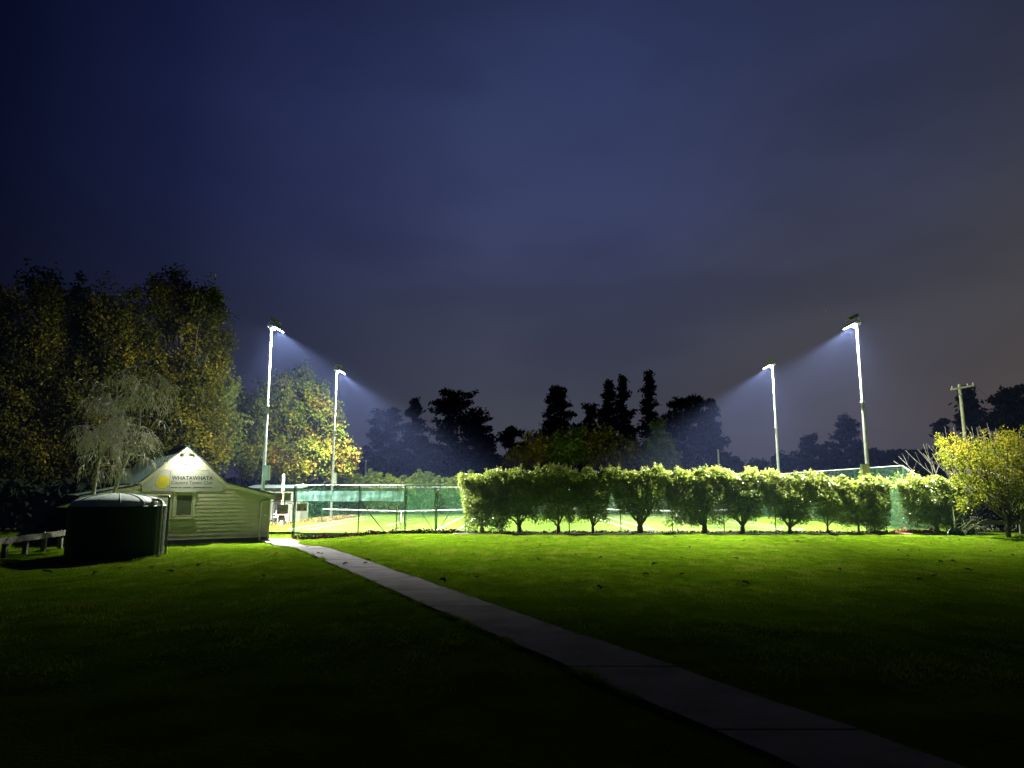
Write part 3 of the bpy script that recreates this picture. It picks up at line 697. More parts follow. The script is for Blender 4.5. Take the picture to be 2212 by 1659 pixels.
gate_leaf('green mesh gate leaf nearest the shade cloth, braced from its upper left', XG0, XGM - .06, True)
gate_leaf('green mesh gate leaf nearest the hedge, braced from its upper right', XGM + .06, XG1 - .05, False)
gp = thing('gate_post', 'pale square post where the two green gates meet', 'post', (XGM, FY + .10, 0))
MB().box((0, 0, 1.2), (.09, .09, 2.5)).build('shaft', M['pvc'], gp)
MB().box((.05, -.09, 2.36), (.2, .06, .10)).build('latch', M['inky'], gp)
tb_ = thing('fence_top_rail', 'dark green rail running above the double gates', 'rail', (XG0 - .05, FY, FT + .012))
MB().tube([(.02, 0, 0), (XG1 - XG0 + .04, 0, 0)], .026, 8).build('tube', M['greensteel'], tb_, smooth=True)

# small gate by the club house and the framed notices above it
GX0, GX1, GY = -14.12, -12.95, 42.55; GZ = -.30
sgate = thing('small_gate', 'small black steel gate with vertical bars beside the club house', 'gate', (GX0, GY, GZ))
gw = GX1 - GX0; t = np.linspace(0, math.pi/2, 5); rr = .10; zt = 2.02
loop = [(0, .06)] + [(0, zt - rr)] + [(rr - rr*math.cos(a), zt - rr + rr*math.sin(a)) for a in t[1:]] + [(gw - rr, zt)] + [(gw - rr + rr*math.sin(a), zt - rr + rr*math.cos(a)) for a in t[1:]] + [(gw, .06), (0, .06)]
MB().tube([(a, 0, b) for a, b in loop], .022, 8, cap=False).build('frame', M['blackst'], sgate, smooth=True)
MB().tube([(0, 0, 1.05), (gw, 0, 1.05)], .014, 6).build('mid_rail', M['blackst'], sgate)
for k, x in enumerate(np.linspace(0, gw, 12)[1:-1]):
    MB().tube([(x, 0, .06), (x, 0, 1.05)], .0085, 6).build('bar', M['blackst'], sgate)
for x in (.16, gw - .16): MB().tube([(x, 0, 1.05), (x, 0, zt)], .0085, 6).build('bar', M['blackst'], sgate)
MB().box((-.02, -.05, 1.02), (.10, .06, .10)).build('latch', M['blackst'], sgate)
for zz in (.30, 1.70): MB().box((gw, -.03, zz), (.12, .05, .05)).build('hinge', M['blackst'], sgate)
gpost = thing('gate_post', 'tall black steel post holding the small gate by the mesh fence', 'post', (GX1 + .07, GY, GZ))
MB().box((0, 0, 1.5), (.06, .06, 3.05)).build('shaft', M['blackst'], gpost)
MB().lathe([(.045, 3.02), (.045, 3.05), (0, 3.06)], 4).build('cap', M['blackst'], gpost)
def notice(name, label, x, y, z, w, h, bars, panel='signw', words=()):
    o = thing(name, label, 'sign', (x, y, z))
    MB().box((0, 0, 0), (w, .012, h)).build('panel', M[panel], o)
    for (bx, bz, bw, bh, mm) in bars:
        m_ = MB(); m_.add([(bx - bw/2, -.010, bz - bh/2), (bx + bw/2, -.010, bz - bh/2), (bx + bw/2, -.010, bz + bh/2), (bx - bw/2, -.010, bz + bh/2)], [(0, 1, 2, 3)]); m_.build('print', M[mm], o)
    for (tx, x_, z_, w_, h_, mm) in words: lettering(o, tx, x_, z_, w_, h_, M[mm], -.010, .02)
    return o
notice('gate_sign', 'white notice headed NO hung on the small gate', GX0 + .58, GY - .04, GZ + 1.68, .66, .56,
       [(0, .07, .58, .035, 'ink2'), (0, -.01, .34, .035, 'ink2'), (0, -.085, .50, .035, 'ink2'), (-.23, -.20, .14, .08, 'inkr'), (.23, -.20, .14, .08, 'inkr'), (0, -.20, .30, .06, 'inky')], words=[('NO', -.12, .14, .24, .10, 'inkr')])
notice('gate_sign', 'small grey plate with red stripe under the notice on the small gate', GX0 + .56, GY - .04, GZ + 1.20, .38, .30, [(0, .05, .28, .09, 'inkr')], 'box')
notice('fence_sign', 'white safety sign with red and yellow symbols at fence corner', -12.45, FY - .05, 1.50, .60, .44,
       [(-.04, .15, .36, .02, 'ink2'), (0, .09, .40, .02, 'ink2'), (0, .02, .44, .02, 'ink2'), (-.14, -.10, .11, .11, 'inkr'), (.0, -.10, .13, .09, 'inky'), (.16, -.10, .05, .11, 'ink'), (.215, -.10, .03, .11, 'ink')])
nb = thing('notice_frame', 'black steel frame of notices spanning above the small gate', 'frame', (GX0 - .1, GY, GZ))
fm = MB(); x1 = gw + .14
for zz in (2.12, 2.74): fm.bar((-.05, 0, zz), (x1, 0, zz), .04, .05)
fm.build('rail', M['blackst'], nb)
for x in (.12, .66, x1 - .02): MB().box((x, 0, 2.43), (.035, .04, .57)).build('upright', M['blackst'], nb)
MB().box((.39, .01, 2.41), (.46, .012, .46)).build('notice_panel', M['shed'], nb)
for zz, mm in ((2.52, 'ink2'), (2.45, 'ink2'), (2.32, 'inky'), (2.25, 'inkr')): MB().box((.39, .0, zz), (.34, .004, .045)).build('print', M[mm], nb)
MB().box((.92, .01, 2.41), (.42, .012, .46)).build('notice_panel', M['shed'], nb)

# ------------------------------------------------------------------ nets
def net(label, cx):
    o = thing('tennis_net', label, 'net', (cx, NY, .012), group='nets across the two courts'); hw = 6.35
    for s in (-1, 1): MB().tube([(s*hw, 0, 0), (s*hw, 0, 1.12)], .045, 8).build('post', M['greensteel'], o, smooth=True)
    zf = lambda x: .915 + .155*(abs(x)/hw)**1.3
    xs_ = np.linspace(-hw, hw, 25); m_ = MB(); v = []
    for x in xs_: v += [(x, -.012, zf(x) - .075), (x, -.016, zf(x) + .0), (x, .012, zf(x)), (x, .012, zf(x) - .075)]
    m_.add(v, [(4*a + b, 4*a + 4 + b, 4*a + 4 + (b+1) % 4, 4*a + (b+1) % 4) for a in range(24) for b in range(4)]); m_.build('tape', M['tape'], o)
    MB().box((0, -.018, .45), (.06, .01, .88)).build('centre_strap', M['tape'], o)
    V, Fc, n = [], [], 0; w = .0022
    def wire(p, q_):
        nonlocal n
        p, q_ = np.array(p, float), np.array(q_, float); e = np.array([w, 0, 0]) if abs(p[0]-q_[0]) < 1e-6 else np.array([0, 0, w])
        V.extend([p - e, p + e, q_ + e, q_ - e]); Fc.append((n, n+1, n+2, n+3)); n += 4
    for x in np.arange(-hw, hw, .05): wire((x, 0, .03), (x, 0, zf(x) - .07))
    for zz in np.arange(.03, .9, .05): wire((-hw, .003, zz), (hw, .003, zz))
    m_ = MB(); m_.add(np.array(V), np.array(Fc)); m_.build('netting', M['net'], o, kind='stuff')
net('tennis net with white tape seen through the fence and gates', CX1)
net('tennis net of the further right court, seen beneath the hedge', CX2)

# ------------------------------------------------------------------ floodlight poles
def flood(label, x, y, inward, Hp=13.55, wash=1.0):
    o = thing('floodlight_pole', label, 'floodlight', (x, y, 0), 0 if inward > 0 else math.pi, group='floodlight poles around the courts')
    # local +x points to the courts
    zc = 7.9
    MB().tube([(0, 0, -.1), (0, 0, zc)], [.125, .100], 16).build('lower_shaft', M['galv'], o, smooth=True)
    MB().tube([(0, 0, zc + .02), (0, 0, Hp - .1)], [.088, .064], 16).build('upper_shaft', M['galv'], o, smooth=True)
    MB().tube([(0, 0, zc - .05), (0, 0, zc + .08)], .135, 16).build('collar', M['galv'], o, smooth=True)
    bx = MB().box((.22 if inward > 0 else .24, -.10*inward, 3.60), (.36, .30, .95)).build('control_box', M['box'], o)
    MB().box((.22 if inward > 0 else .24, (-.10*inward) - .152*inward, 3.60), (.30, .01, .88)).build('box_door', M['galv'], bx)
    MB().box((.0, 0, Hp - .12), (.30, .16, .10)).build('crossarm', M['galv'], o)
    MB().box((.18, 0, Hp - .28), (.12, .10, .26)).build('mount', M['galv'], o)
    ti = math.radians(28)
    def head(cx, cz, tilt, lit, nm):
        R = np.array([[math.cos(tilt), 0, math.sin(tilt)], [0, 1, 0], [-math.sin(tilt), 0, math.cos(tilt)]])
        def T(p): return (R @ np.asarray(p, float)) + np.array([cx, 0, cz])
        hm = MB(); c8 = []
        prof_ = [(-.30, -.05), (.32, -.05), (.34, .0), (.22, .09), (-.22, .11), (-.32, .03)]
        hm.prism([T((a, -.24, b)) for a, b in prof_], (0, .48, 0)); hd_ = hm.build(nm, M['head'], o)
        MB().box(T((.02, 0, -.075)), (.56, .42, .05), R).build('lens', M['led'] if lit else M['glass'], hd_)
        yk = MB()
        for s in (-1, 1): yk.bar(T((-.30, s*.26, .0)), T((.02, s*.26, .02)), .03, .05)
        yk.bar(T((-.30, -.27, .0)), T((-.30, .27, .0)), .04, .05); yk.build('yoke', M['galv'], hd_)
        return T, R
    T, R = head(.52, Hp - .30, ti, True, 'lit_head')
    head(.24, Hp + .22, math.radians(22), False, 'upper_head')
    MB().bar((0, 0, Hp - .1), (.05, 0, Hp + .2), .05).build('riser', M['head'], o)
    tt = np.linspace(0, 1, 8); MB().tube([(-.05 - .22*math.sin(math.pi*a), 0, Hp - .35 + .6*a) for a in tt], .014, 6).build('cable', M['galv'], o, smooth=True)
    nrm = R @ np.array([0, 0, -1.0])                       # light leaves the glass along this
    la = bpy.data.lights.new('flood_wash', 'AREA'); la.shape = 'RECTANGLE'; la.size = .5; la.size_y = .38; la.energy = FLOOD_AREA; la.color = LED
    lo_ = bpy.data.objects.new('lamp_wash', la); COL.objects.link(lo_); lo_.parent = o
    p = T((.01, 0, -.16)); lo_.location = p
    lo_.rotation_euler = Vector(nrm).to_track_quat('-Z', 'Y').to_euler()
    def fan(nm, watts, lateral, inplane, down, blend, loc):
        # elliptical beam: wide along the court side, cut off above and behind
        l_ = bpy.data.lights.new(nm, 'SPOT'); l_.energy = watts; l_.color = LED; l_.spot_size = math.radians(2*lateral); l_.spot_blend = blend; l_.shadow_soft_size = .12
        q_ = bpy.data.objects.new(nm, l_); COL.objects.link(q_); q_.parent = o
        a_ = Vector((math.cos(math.radians(down)), 0, -math.sin(math.radians(down)))); zx = -a_; xx = Vector((0, 1, 0)); yx = zx.cross(xx)
        k_ = math.tan(math.radians(inplane)) / math.tan(math.radians(lateral))
        m3 = Matrix((xx, yx*k_, zx)).transposed().to_4x4(); m3.translation = Vector(loc); q_.matrix_basis = m3
    fan('lamp_spread', FLOOD_WASH*wash, 70, 57, 77, .78, T((.0, 0, -.13)))
    fan('lamp_beam', FLOOD_SPOT, 60, 20, 44, .78, T((.10, 0, -.12)))
flood('tall pale floodlight pole rising right behind the club house', -15.83, 45.6, 1, 13.31, 1.4)
flood('floodlight pole standing by the net post, in front of autumn maple', -16.0, 63.8, 1)
flood('tallest floodlight pole at right, above the sloping fence rail', 21.7, 43.6, -1, 13.05)
flood('further right floodlight pole rising behind the middle of the hedge', 22.75, 61.0, -1)

# ------------------------------------------------------------------ hedge shrubs
def shrub(label, x, w, zb, zt, n, stems, y=42.05, dy=.80, skew=0.0, lean=0.0):
    base = np.array([x, y, .03]); o = thing('hedge_shrub', label, 'shrub', base, group='clipped shrubs forming the hedge')
    pts, tt = [], []
    cx = x + skew
    # crown: superellipse shell with sprigs; the underside arches up away from the stem
    m_ = int(n * 2.9)
    sx = rng.uniform(-1, 1, m_); sy = np.sign(rng.uniform(-1, 1, m_)) * rng.random(m_)**.55
    ins = np.abs(sx)**3 + np.abs(sy)**3 < 1; sx, sy = sx[ins], sy[ins]; m_ = len(sx); rad = np.ones(m_)
    zz = rng.random(m_)**.85; 
    px, py = cx + sx*rad*w/2*(.84 + .42*zz), y + sy*rad*dy*(1.02 - .80*sst(.42, 1.0, zz))
    lump = .16*np.sin(px*3.3 + 1.7*np.sin(px*1.3)) + .10*np.sin(px*7.7 + py*4)
    arch = zb + .18*np.sin(px*2.9) + .12*np.sin(px*6.1 + 2)
    pz = arch + (zt + lump - arch) * zz
    ends = np.abs(sx*rad)**4 * .10; pz -= ends * zz
    keep = rng.random(m_) < np.where(zz < .34, .42, 1.0)
    body = np.stack([px, py, pz], 1)[keep]
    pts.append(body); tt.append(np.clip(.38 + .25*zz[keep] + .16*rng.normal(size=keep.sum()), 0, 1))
    # top fill and sprigs
    k = int(n*.30); tx = cx + (rng.random(k) - .5)*w*1.22; ty = y + np.clip(rng.normal(size=k)*.36, -1, 1)*dy
    tz = zt + .16*np.sin(tx*3.3 + 1.7*np.sin(tx*1.3)) + .10*np.sin(tx*7.7 + ty*4) - .30*rng.random(k)**1.5 + .05 - .34*((ty - y)/dy)**2
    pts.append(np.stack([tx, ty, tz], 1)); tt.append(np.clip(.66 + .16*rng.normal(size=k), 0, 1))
    for _ in range(int(w*16)):
        q0 = np.array([cx + rng.uniform(-.58, .58)*w, y + rng.uniform(-.55, .55)*dy, 0]); q0[2] = zt + .16*math.sin(q0[0]*3.3 + 1.7*math.sin(q0[0]*1.3)) - .05
        hgt = abs(rng.normal())*.13 + .07 + (.22 if rng.random() < .05 else 0); kk = int(14 + hgt*80)
        s_ = rng.random(kk)[:, None]; pts.append(q0 + s_*np.array([rng.normal()*.04, rng.normal()*.04, hgt]) + rng.normal(size=(kk, 3))*.045)
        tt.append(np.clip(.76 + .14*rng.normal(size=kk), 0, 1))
    for _ in range(int(w*12)):                        # hanging sprays at the lower edge
        q0 = np.array([cx + rng.uniform(-.5, .5)*w, y + rng.uniform(-.8, .8)*dy, zb + rng.uniform(-.1, .35)]); kk = 26
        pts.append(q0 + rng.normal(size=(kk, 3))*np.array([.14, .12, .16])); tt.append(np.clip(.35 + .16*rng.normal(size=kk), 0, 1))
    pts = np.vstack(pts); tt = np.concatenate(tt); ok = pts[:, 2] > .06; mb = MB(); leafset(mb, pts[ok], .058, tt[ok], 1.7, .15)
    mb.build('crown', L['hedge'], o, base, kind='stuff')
    tb = MB()
    tr_top = base + np.array([lean, 0, rng.uniform(.30, .5)])
    if stems[0]: tb.tube(curve(base - (0, 0, .12), tr_top, 0, 4), [stems[0]*1.25, stems[0], stems[0]*.9, stems[0]*.8], 8)
    for k in range(stems[1]):
        ang = (k + .5)/stems[1]*2 - 1 + rng.normal()*.1
        tip = np.array([cx + ang*w*.48, y + rng.uniform(-.5, .5)*dy, rng.uniform(zb + .45, zt - .4)])
        st = (base if not stems[0] else tr_top) + (np.array([rng.normal()*.10, rng.normal()*.06, 0]) if not stems[0] else 0)
        r0 = (stems[0] or .06)*rng.uniform(.38, .62); pth = curve(st, tip, -.10*abs(ang), 7, .03); tb.tube(pth, np.linspace(r0, .012, 7), 6)
        for _ in range(5):
            i0 = rng.integers(2, 6); e_ = pth[i0] + np.array([rng.normal()*.30, rng.normal()*.22, rng.uniform(-.05, .6)])
            tb.tube(curve(pth[i0], e_, .0, 4, .02), np.linspace(r0*.35, .006, 4), 4)
    tb.build('stems', M['stem'], o, base, smooth=True)
SH = [(-1.75, 2.75, .30, 3.46, 15000, (.15, 6), .25, 'first clipped hedge shrub, leafy to the ground beside the double gates'),
      (.45, 2.35, .86, 3.52, 12500, (.12, 6), 0, 'second hedge shrub from the gates, trunk forking low in a wide vee'),
      (2.7, 2.2, .80, 3.62, 12500, (.12, 5), 0, 'third hedge shrub from the gates, on one straight dark trunk'),
      (4.7, 2.0, .86, 3.55, 11500, (.10, 6), 0, 'fourth hedge shrub from the gates, slender trunk with low twigs'),
      (7.45, 3.1, 1.20, 3.62, 14000, (.20, 9), 0, 'hedge shrub with thick many-forked trunk under the widest arch'),
      (11.2, 3.6, .62, 3.50, 17500, (.17, 8), -.45, 'broad dense hedge shrub right of the wide arch, hanging low'),
      (13.4, 2.3, .95, 3.52, 12000, (.16, 8), .15, 'hedge shrub with several leaning stems, mid right of the row'),
      (16.15, 2.6, .80, 3.42, 11500, (.13, 7), 0, 'hedge shrub with pale twin stems and sparse lower twigs'),
      (18.35, 1.8, .90, 3.15, 6500, (.08, 6), 0, 'thin open hedge shrub through which the court glows'),
      (20.15, 1.7, .42, 3.05, 8200, (.07, 6), -.15, 'narrow hedge shrub, left of the close upright pair'),
      (21.1, 1.5, .40, 3.00, 7400, (.06, 6), .1, 'narrow hedge shrub next to the green corner windbreak'),
      (24.7, 3.3, .62, 3.10, 14500, (.14, 8), -.1, 'last large hedge shrub, partly behind the golden tree')]
for (x, w, zb, zt, n, st, sk_, lab) in SH: shrub(lab, x, w, zb, zt, n, st, skew=sk_)

# ------------------------------------------------------------------ leaf litter
def litter(name, label, n, x0, x1, y0, y1, material, size, zh=.10, zfn=None, cat='leaves'):
    x = x0 + (x1 - x0)*rng.random(n); y = y0 + (y1 - y0)*rng.random(n)
    h = np.abs(rng.normal(size=n))*zh*(.5 + .5*np.sin(x*2.1)**2)
    p = np.stack([x, y, gz(x, y) + .03 + h], 1); mb = MB(); leafset(mb, p, size, np.clip(.45 + .3*rng.normal(size=n), 0, 1), 1.2, 0, 0, .35)
    tag(mb.build(name, L[material]), label, cat, kind='stuff')
litter('leaf_litter', 'curled red brown dead leaves along the foot of the fence', 1500, -12.7, -2.9, 42.15, 42.62, 'litter', .13, .10)
litter('leaf_litter', 'dead leaves scattered on the soil beneath the hedge', 1500, -2.9, 26.0, 42.2, 42.75, 'litter', .12, .06)
litter('red_leaves', 'heap of bright red leaves by the corner windbreak', 330, 22.2, 24.8, 42.2, 42.6, 'red', .13, .13)
litter('orange_litter', 'orange brown leaves drifted along the left court edge', 2600, -17.3, -14.9, 58, 72, 'orange', .16, .05)
litter('orange_litter', 'orange brown leaves lying in front of the white chairs', 500, -20.5, -16.5, 53.0, 55.0, 'orange', .15, .04)
lawn_leaf = []
for k in range(6):
    m_ = MB(); a = np.linspace(0, 2*math.pi, 9)[:-1]; r = .055*(1 + .4*np.cos(a*2.5 + k)); 
    v = np.stack([r*np.cos(a)*1.25, r*np.sin(a), .012 + .035*np.abs(np.sin(a + k))], 1); v = np.vstack([v, [[0, 0, .015]]])
    m_.add(v, [(b, (b+1) % 8, 8) for b in range(8)], [.05, .35, .5, .15, .9, 1.0][k]); lawn_leaf.append(m_)
protos = {}
LEAFPOS = [(1300, 1272, 1.9), (1297, 1207, 1.2), (1474, 1207, 1.1), (1415, 1219, 1.2), (957, 1255, 1.3), (794, 1210, 1.0), (789, 1219, .9), (745, 1221, .9), (1610, 1261, 1.3), (1244, 1204, .8), (205, 1241, 1.1), (365, 1236, 1.3), (330, 1228, 1.0), (430, 1225, 1.1), (100, 1237, 1.4), (1160, 1187, .9), (1880, 1190, 1.0), (1700, 1250, 1.0), (2060, 1215, 1.1), (2020, 1245, 1.3), (1960, 1200, .8)]
for k in range(75):
    LEAFPOS.append((random.uniform(40, 2190), 1160 + 95*random.random()**1.6, random.uniform(.7, 1.15)))
for k, (u, v_, s_) in enumerate(LEAFPOS):
    r = ray(u, v_); p = np.array([0, 0, H]) + r*(-H/r[2])
    if p[1] > 41.2 or (p[0] < -12.6 and p[1] > 35) or math.hypot(p[0] + 15.1, p[1] - 28.1) < 1.9: continue
    kk = 0 if k < 15 else random.randrange(6)
    z_ = float(gz(p[0], p[1])) + float(und(p[0], p[1])) + .02
    if abs(p[0] - pxc(p[1])) < .76: z_ = float(gz(p[0], p[1])) + .042
    if kk not in protos: o = protos[kk] = lawn_leaf[kk].build('fallen_leaf', L['clod'])
    else: o = protos[kk].copy(); COL.objects.link(o)
    o.location = (p[0], p[1], z_); o.rotation_euler = (random.uniform(-.3, .3), random.uniform(-.3, .3), random.uniform(0, 6.28)); o.scale = (s_*1.25,)*3
    tag(o, 'fallen leaf lying curled on the floodlit lawn or path', 'leaf', 'fallen leaves scattered over the lawn')

# ------------------------------------------------------------------ big trees at left
def PX(u, Y): return (u - 1106)/F*Y*1.0
def lobe(u, v, Y, ru, rv, ry=None):
    c0 = P(u, v, Y); k = Y/F*1.01; return (*c0, ru*k, (ry if ry else ru*k), rv*k)
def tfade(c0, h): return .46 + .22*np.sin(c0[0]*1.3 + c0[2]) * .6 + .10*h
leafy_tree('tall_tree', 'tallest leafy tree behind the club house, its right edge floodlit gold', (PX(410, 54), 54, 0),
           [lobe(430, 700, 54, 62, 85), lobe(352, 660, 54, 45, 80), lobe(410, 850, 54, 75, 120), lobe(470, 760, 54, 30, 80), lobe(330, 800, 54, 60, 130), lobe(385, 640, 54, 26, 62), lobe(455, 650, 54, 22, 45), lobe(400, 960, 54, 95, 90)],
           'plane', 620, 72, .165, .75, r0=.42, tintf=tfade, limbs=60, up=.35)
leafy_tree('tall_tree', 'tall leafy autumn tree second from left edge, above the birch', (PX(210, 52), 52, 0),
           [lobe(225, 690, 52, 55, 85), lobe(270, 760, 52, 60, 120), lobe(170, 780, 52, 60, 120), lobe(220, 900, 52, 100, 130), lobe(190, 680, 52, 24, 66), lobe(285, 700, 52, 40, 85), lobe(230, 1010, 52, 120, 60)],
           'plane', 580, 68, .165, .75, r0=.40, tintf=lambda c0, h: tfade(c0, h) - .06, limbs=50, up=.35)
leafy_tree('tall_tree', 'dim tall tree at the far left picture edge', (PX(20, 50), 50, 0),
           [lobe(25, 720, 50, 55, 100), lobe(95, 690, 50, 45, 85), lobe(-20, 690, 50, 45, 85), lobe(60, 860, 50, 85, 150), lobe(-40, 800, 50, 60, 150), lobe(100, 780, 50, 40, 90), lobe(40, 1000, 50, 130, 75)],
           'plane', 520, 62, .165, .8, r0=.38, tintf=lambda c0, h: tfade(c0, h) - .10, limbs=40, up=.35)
leafy_tree('dark_tree', 'unlit dark tree top showing between the tall leafy trees', (PX(115, 66), 66, 0),
           [lobe(125, 660, 66, 62, 80), lobe(90, 620, 66, 40, 50), lobe(165, 640, 66, 30, 50), lobe(130, 850, 66, 110, 170)], 'pine', 220, 36, .3, 1.0, r0=.4, limbs=30, up=.3)
leafy_tree('dark_tree', 'shaded bushy tree filling the gap between tall trees and maple', (PX(465, 60), 60, 0),
           [lobe(455, 930, 60, 70, 90), lobe(480, 850, 60, 40, 60), lobe(400, 980, 60, 60, 70)], 'dim', 190, 40, .22, .8, r0=.3, limbs=30)
def mapt(c0, h):                                 # green tops, orange lower right
    return float(np.clip(.30 + .30*(1 - h) + .014*(c0[0] + 24) + .10*np.sin(c0[2]*1.9 + c0[0]), .12, .92))
leafy_tree('maple_tree', 'broad autumn maple, yellow green above and orange below, behind poles', (PX(630, 70), 70, 0),
           [lobe(640, 870, 70, 52, 78), lobe(655, 825, 70, 26, 40), lobe(590, 900, 70, 60, 85), lobe(526, 890, 70, 30, 62), lobe(690, 920, 70, 50, 90), lobe(735, 975, 70, 32, 52), lobe(620, 990, 70, 110, 55), lobe(560, 970, 70, 60, 60), lobe(715, 900, 70, 22, 46)],
           'maple', 820, 56, .20, .8, r0=.36, tintf=mapt, limbs=60, up=.15)
leafy_tree('dark_tree', 'small grey green bush at the foot of the maple', (PX(755, 84), 84, 0), [lobe(748, 1022, 84, 30, 32)], 'dim', 40, 50, .2, .6, r0=.12, limbs=10)

# weeping birch, bare
by = 33.2; bb = P(203, 1075, by); bb[2] = 0.0
bir = thing('birch_tree', 'bare weeping birch with pale drooping twigs behind the water tank', 'tree', bb)
stems_ = [[(bb[0], by, -.1)] + [tuple(P(u, v, by)) for u, v in ((201, 1067), (207, 1030), (213, 998), (225, 960), (235, 930), (243, 905), (252, 862), (254, 822), (250, 800))],
          [(bb[0] + .5, by + .15, -.1)] + [tuple(P(u, v, by + .2)) for u, v in ((247, 1061), (262, 1020), (279, 979), (292, 950), (301, 925), (303.5, 883), (312, 855), (323, 837), (329, 800), (337, 768))],
          [tuple(P(u, v, by - .3)) for u, v in ((213, 998), (230, 962), (245, 935), (258, 900), (262, 870))]]
tb = MB(); tw = MB()
for st, r0 in zip(stems_, (.10, .085, .045)): tb.tube(np.array(st), np.linspace(r0, .012, len(st)), 8)
def droopy(p, d, ln, r, n=6, sag=.5):
    pts = [np.array(p, float)]; d = np.array(d, float); d /= np.linalg.norm(d)
    for k in range(n):
        d = d + np.array([0, 0, -sag/n]) + rng.normal(size=3)*.10; d /= np.linalg.norm(d); pts.append(pts[-1] + d*ln/n)
    return np.array(pts)
nb_ = 0
for st, cnt in zip(stems_, (30, 36, 14)):
    st = np.array(st)
    for _ in range(cnt):
        f_ = rng.uniform(.22, 1.0); ii = f_*(len(st) - 1); a0 = int(min(ii, len(st) - 2)); p = st[a0] + (st[a0+1] - st[a0])*(ii - a0)
        if p[2] < 2.0: continue
        ang = rng.random()*2*math.pi; ln_ = rng.uniform(.8, 2.2)*(1.15 - .5*f_)
        br = droopy(p, (math.cos(ang), math.sin(ang)*.8, rng.uniform(.25, .9)), ln_, .014, 7, 1.15)
        tb.tube(br, np.linspace(.016, .006, len(br)), 5)
        for _k in range(6):
            q0 = br[rng.integers(2, len(br))]; a2 = ang + rng.normal()*.9
            b2 = droopy(q0, (math.cos(a2), math.sin(a2), rng.uniform(-.1, .6)), rng.uniform(.4, .8), .01, 5, 1.6)
            tw.tube(b2, np.linspace(.012, .008, len(b2)), 3, cap=False)
            for _j in range(4):
                q1 = b2[rng.integers(1, len(b2))]; a3 = rng.random()*6.28
                b3 = droopy(q1, (math.cos(a3)*.5, math.sin(a3)*.5, -.35), rng.uniform(.30, .75), .006, 4, 1.4)
                tw.tube(b3, np.linspace(.0085, .0055, len(b3)), 3, cap=False)
tb.build('trunk', M['barkpale'], bir, bb, smooth=True); tw.build('crown', M['twig'], bir, bb, kind='stuff')

# golden tree at right
gbp = P(2180, 1160, 38.8); gbp[2] = 0
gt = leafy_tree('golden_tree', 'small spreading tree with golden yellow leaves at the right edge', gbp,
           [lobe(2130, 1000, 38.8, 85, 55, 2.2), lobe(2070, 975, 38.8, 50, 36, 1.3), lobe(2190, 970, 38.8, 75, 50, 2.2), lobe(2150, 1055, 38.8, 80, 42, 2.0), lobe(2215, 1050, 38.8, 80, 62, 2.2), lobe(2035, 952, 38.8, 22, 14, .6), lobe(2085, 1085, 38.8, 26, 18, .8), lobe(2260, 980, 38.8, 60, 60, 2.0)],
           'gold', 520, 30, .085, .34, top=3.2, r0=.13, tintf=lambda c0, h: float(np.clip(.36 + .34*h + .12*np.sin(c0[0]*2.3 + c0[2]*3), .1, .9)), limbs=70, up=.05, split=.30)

# bare shrub, flax, utility pole at right
bs_ = thing('bare_shrub', 'tall bare shrub of pale upright twigs behind the golden tree', 'shrub', (30.5, 46, 0)); tb = MB()
for k in range(130):
    x = rng.uniform(-3.4, 5.0); st = np.array([x*.55, rng.uniform(-1, 1), 0]); hgt = rng.uniform(5.2, 7.0) - .12*abs(x)
    d = droopy(st, (x*.10 + rng.normal()*.10 - .06, rng.normal()*.12, 1), hgt, .02, 9, -.25)
    tb.tube(d, np.linspace(.030, .010, 10), 4, cap=False)
    for _ in range(3):
        q0 = d[rng.integers(5, 9)]; tb.tube(droopy(q0, (rng.normal()*.5, rng.normal()*.5, 1), rng.uniform(.5, 1.2), .01, 4, -.2), np.linspace(.014, .007, 5), 3, cap=False)
tb.build('stems', M['barkpale'], bs_)
fl = thing('flax_bush', 'clump of long arching strap leaves between hedge end and golden tree', 'plant', (25.6, 41.3, 0)); mb = MB()
for k in range(110):
    x0 = rng.uniform(-1.0, 1.2); a = rng.random()*6.28; ln_ = rng.uniform(1.0, 2.0)
    p = droopy((x0*.6, rng.uniform(-.3, .3), 0), (math.cos(a)*.55, math.sin(a)*.55, 1), ln_, .03, 7, rng.uniform(.5, 1.9)); w = np.linspace(.045, .006, 8)[:, None]
    s = np.array([-math.sin(a), math.cos(a), 0]); v = np.stack([p - s*w, p + s*w], 1).reshape(-1, 3)
    mb.add(v, np.array([(2*b, 2*b+1, 2*b+3, 2*b+2) for b in range(7)]), np.clip(.4 + .3*rng.normal(), 0, 1))
mb.build('leaves', L['flax'], fl, kind='stuff')
leafy_tree('dark_bush', 'dark low bush behind the flax and timber barrier', (28.5, 44.2, 0), [(28.5, 44.2, 1.2, 2.4, .9, 1.2), (31.5, 44.2, 1.1, 2.0, .9, 1.1)], 'pine', 120, 40, .12, .45, r0=.08, limbs=14, cat='shrub')
upo = P(2087, 950, 60); upx = upo[0]
up_ = thing('utility_pole', 'timber utility pole with tilted crossarm and wires above golden tree', 'pole', (upx, 60, 0))
MB().tube([(0, 0, -.2), (-.12, 0, 11.5)], [.17, .12], 12).build('pole', M['polewood'], up_, smooth=True)
arm = MB().bar((-.98, -.14, 11.02), (.80, -.5, 11.32), .12, .16).build('crossarm', M['polewood'], up_)
for t0 in (.06, .35, .72, .96):
    p = np.array([-.98, -.14, 11.02]) + np.array([1.78, -.36, .30])*t0
    MB().lathe([(.0, .16), (.035, .15), (.05, .10), (.03, .07), (.045, .03), (.02, -.10)], 10, p + (0, 0, .10)).build('insulator', M['whitep'], arm, smooth=True)
for s in (-1, 1): MB().bar((-.11, -.1, 10.4), (-.11 + s*.5, -.24, 11.03 + s*.09), .04).build('arm_brace', M['blackst'], up_)
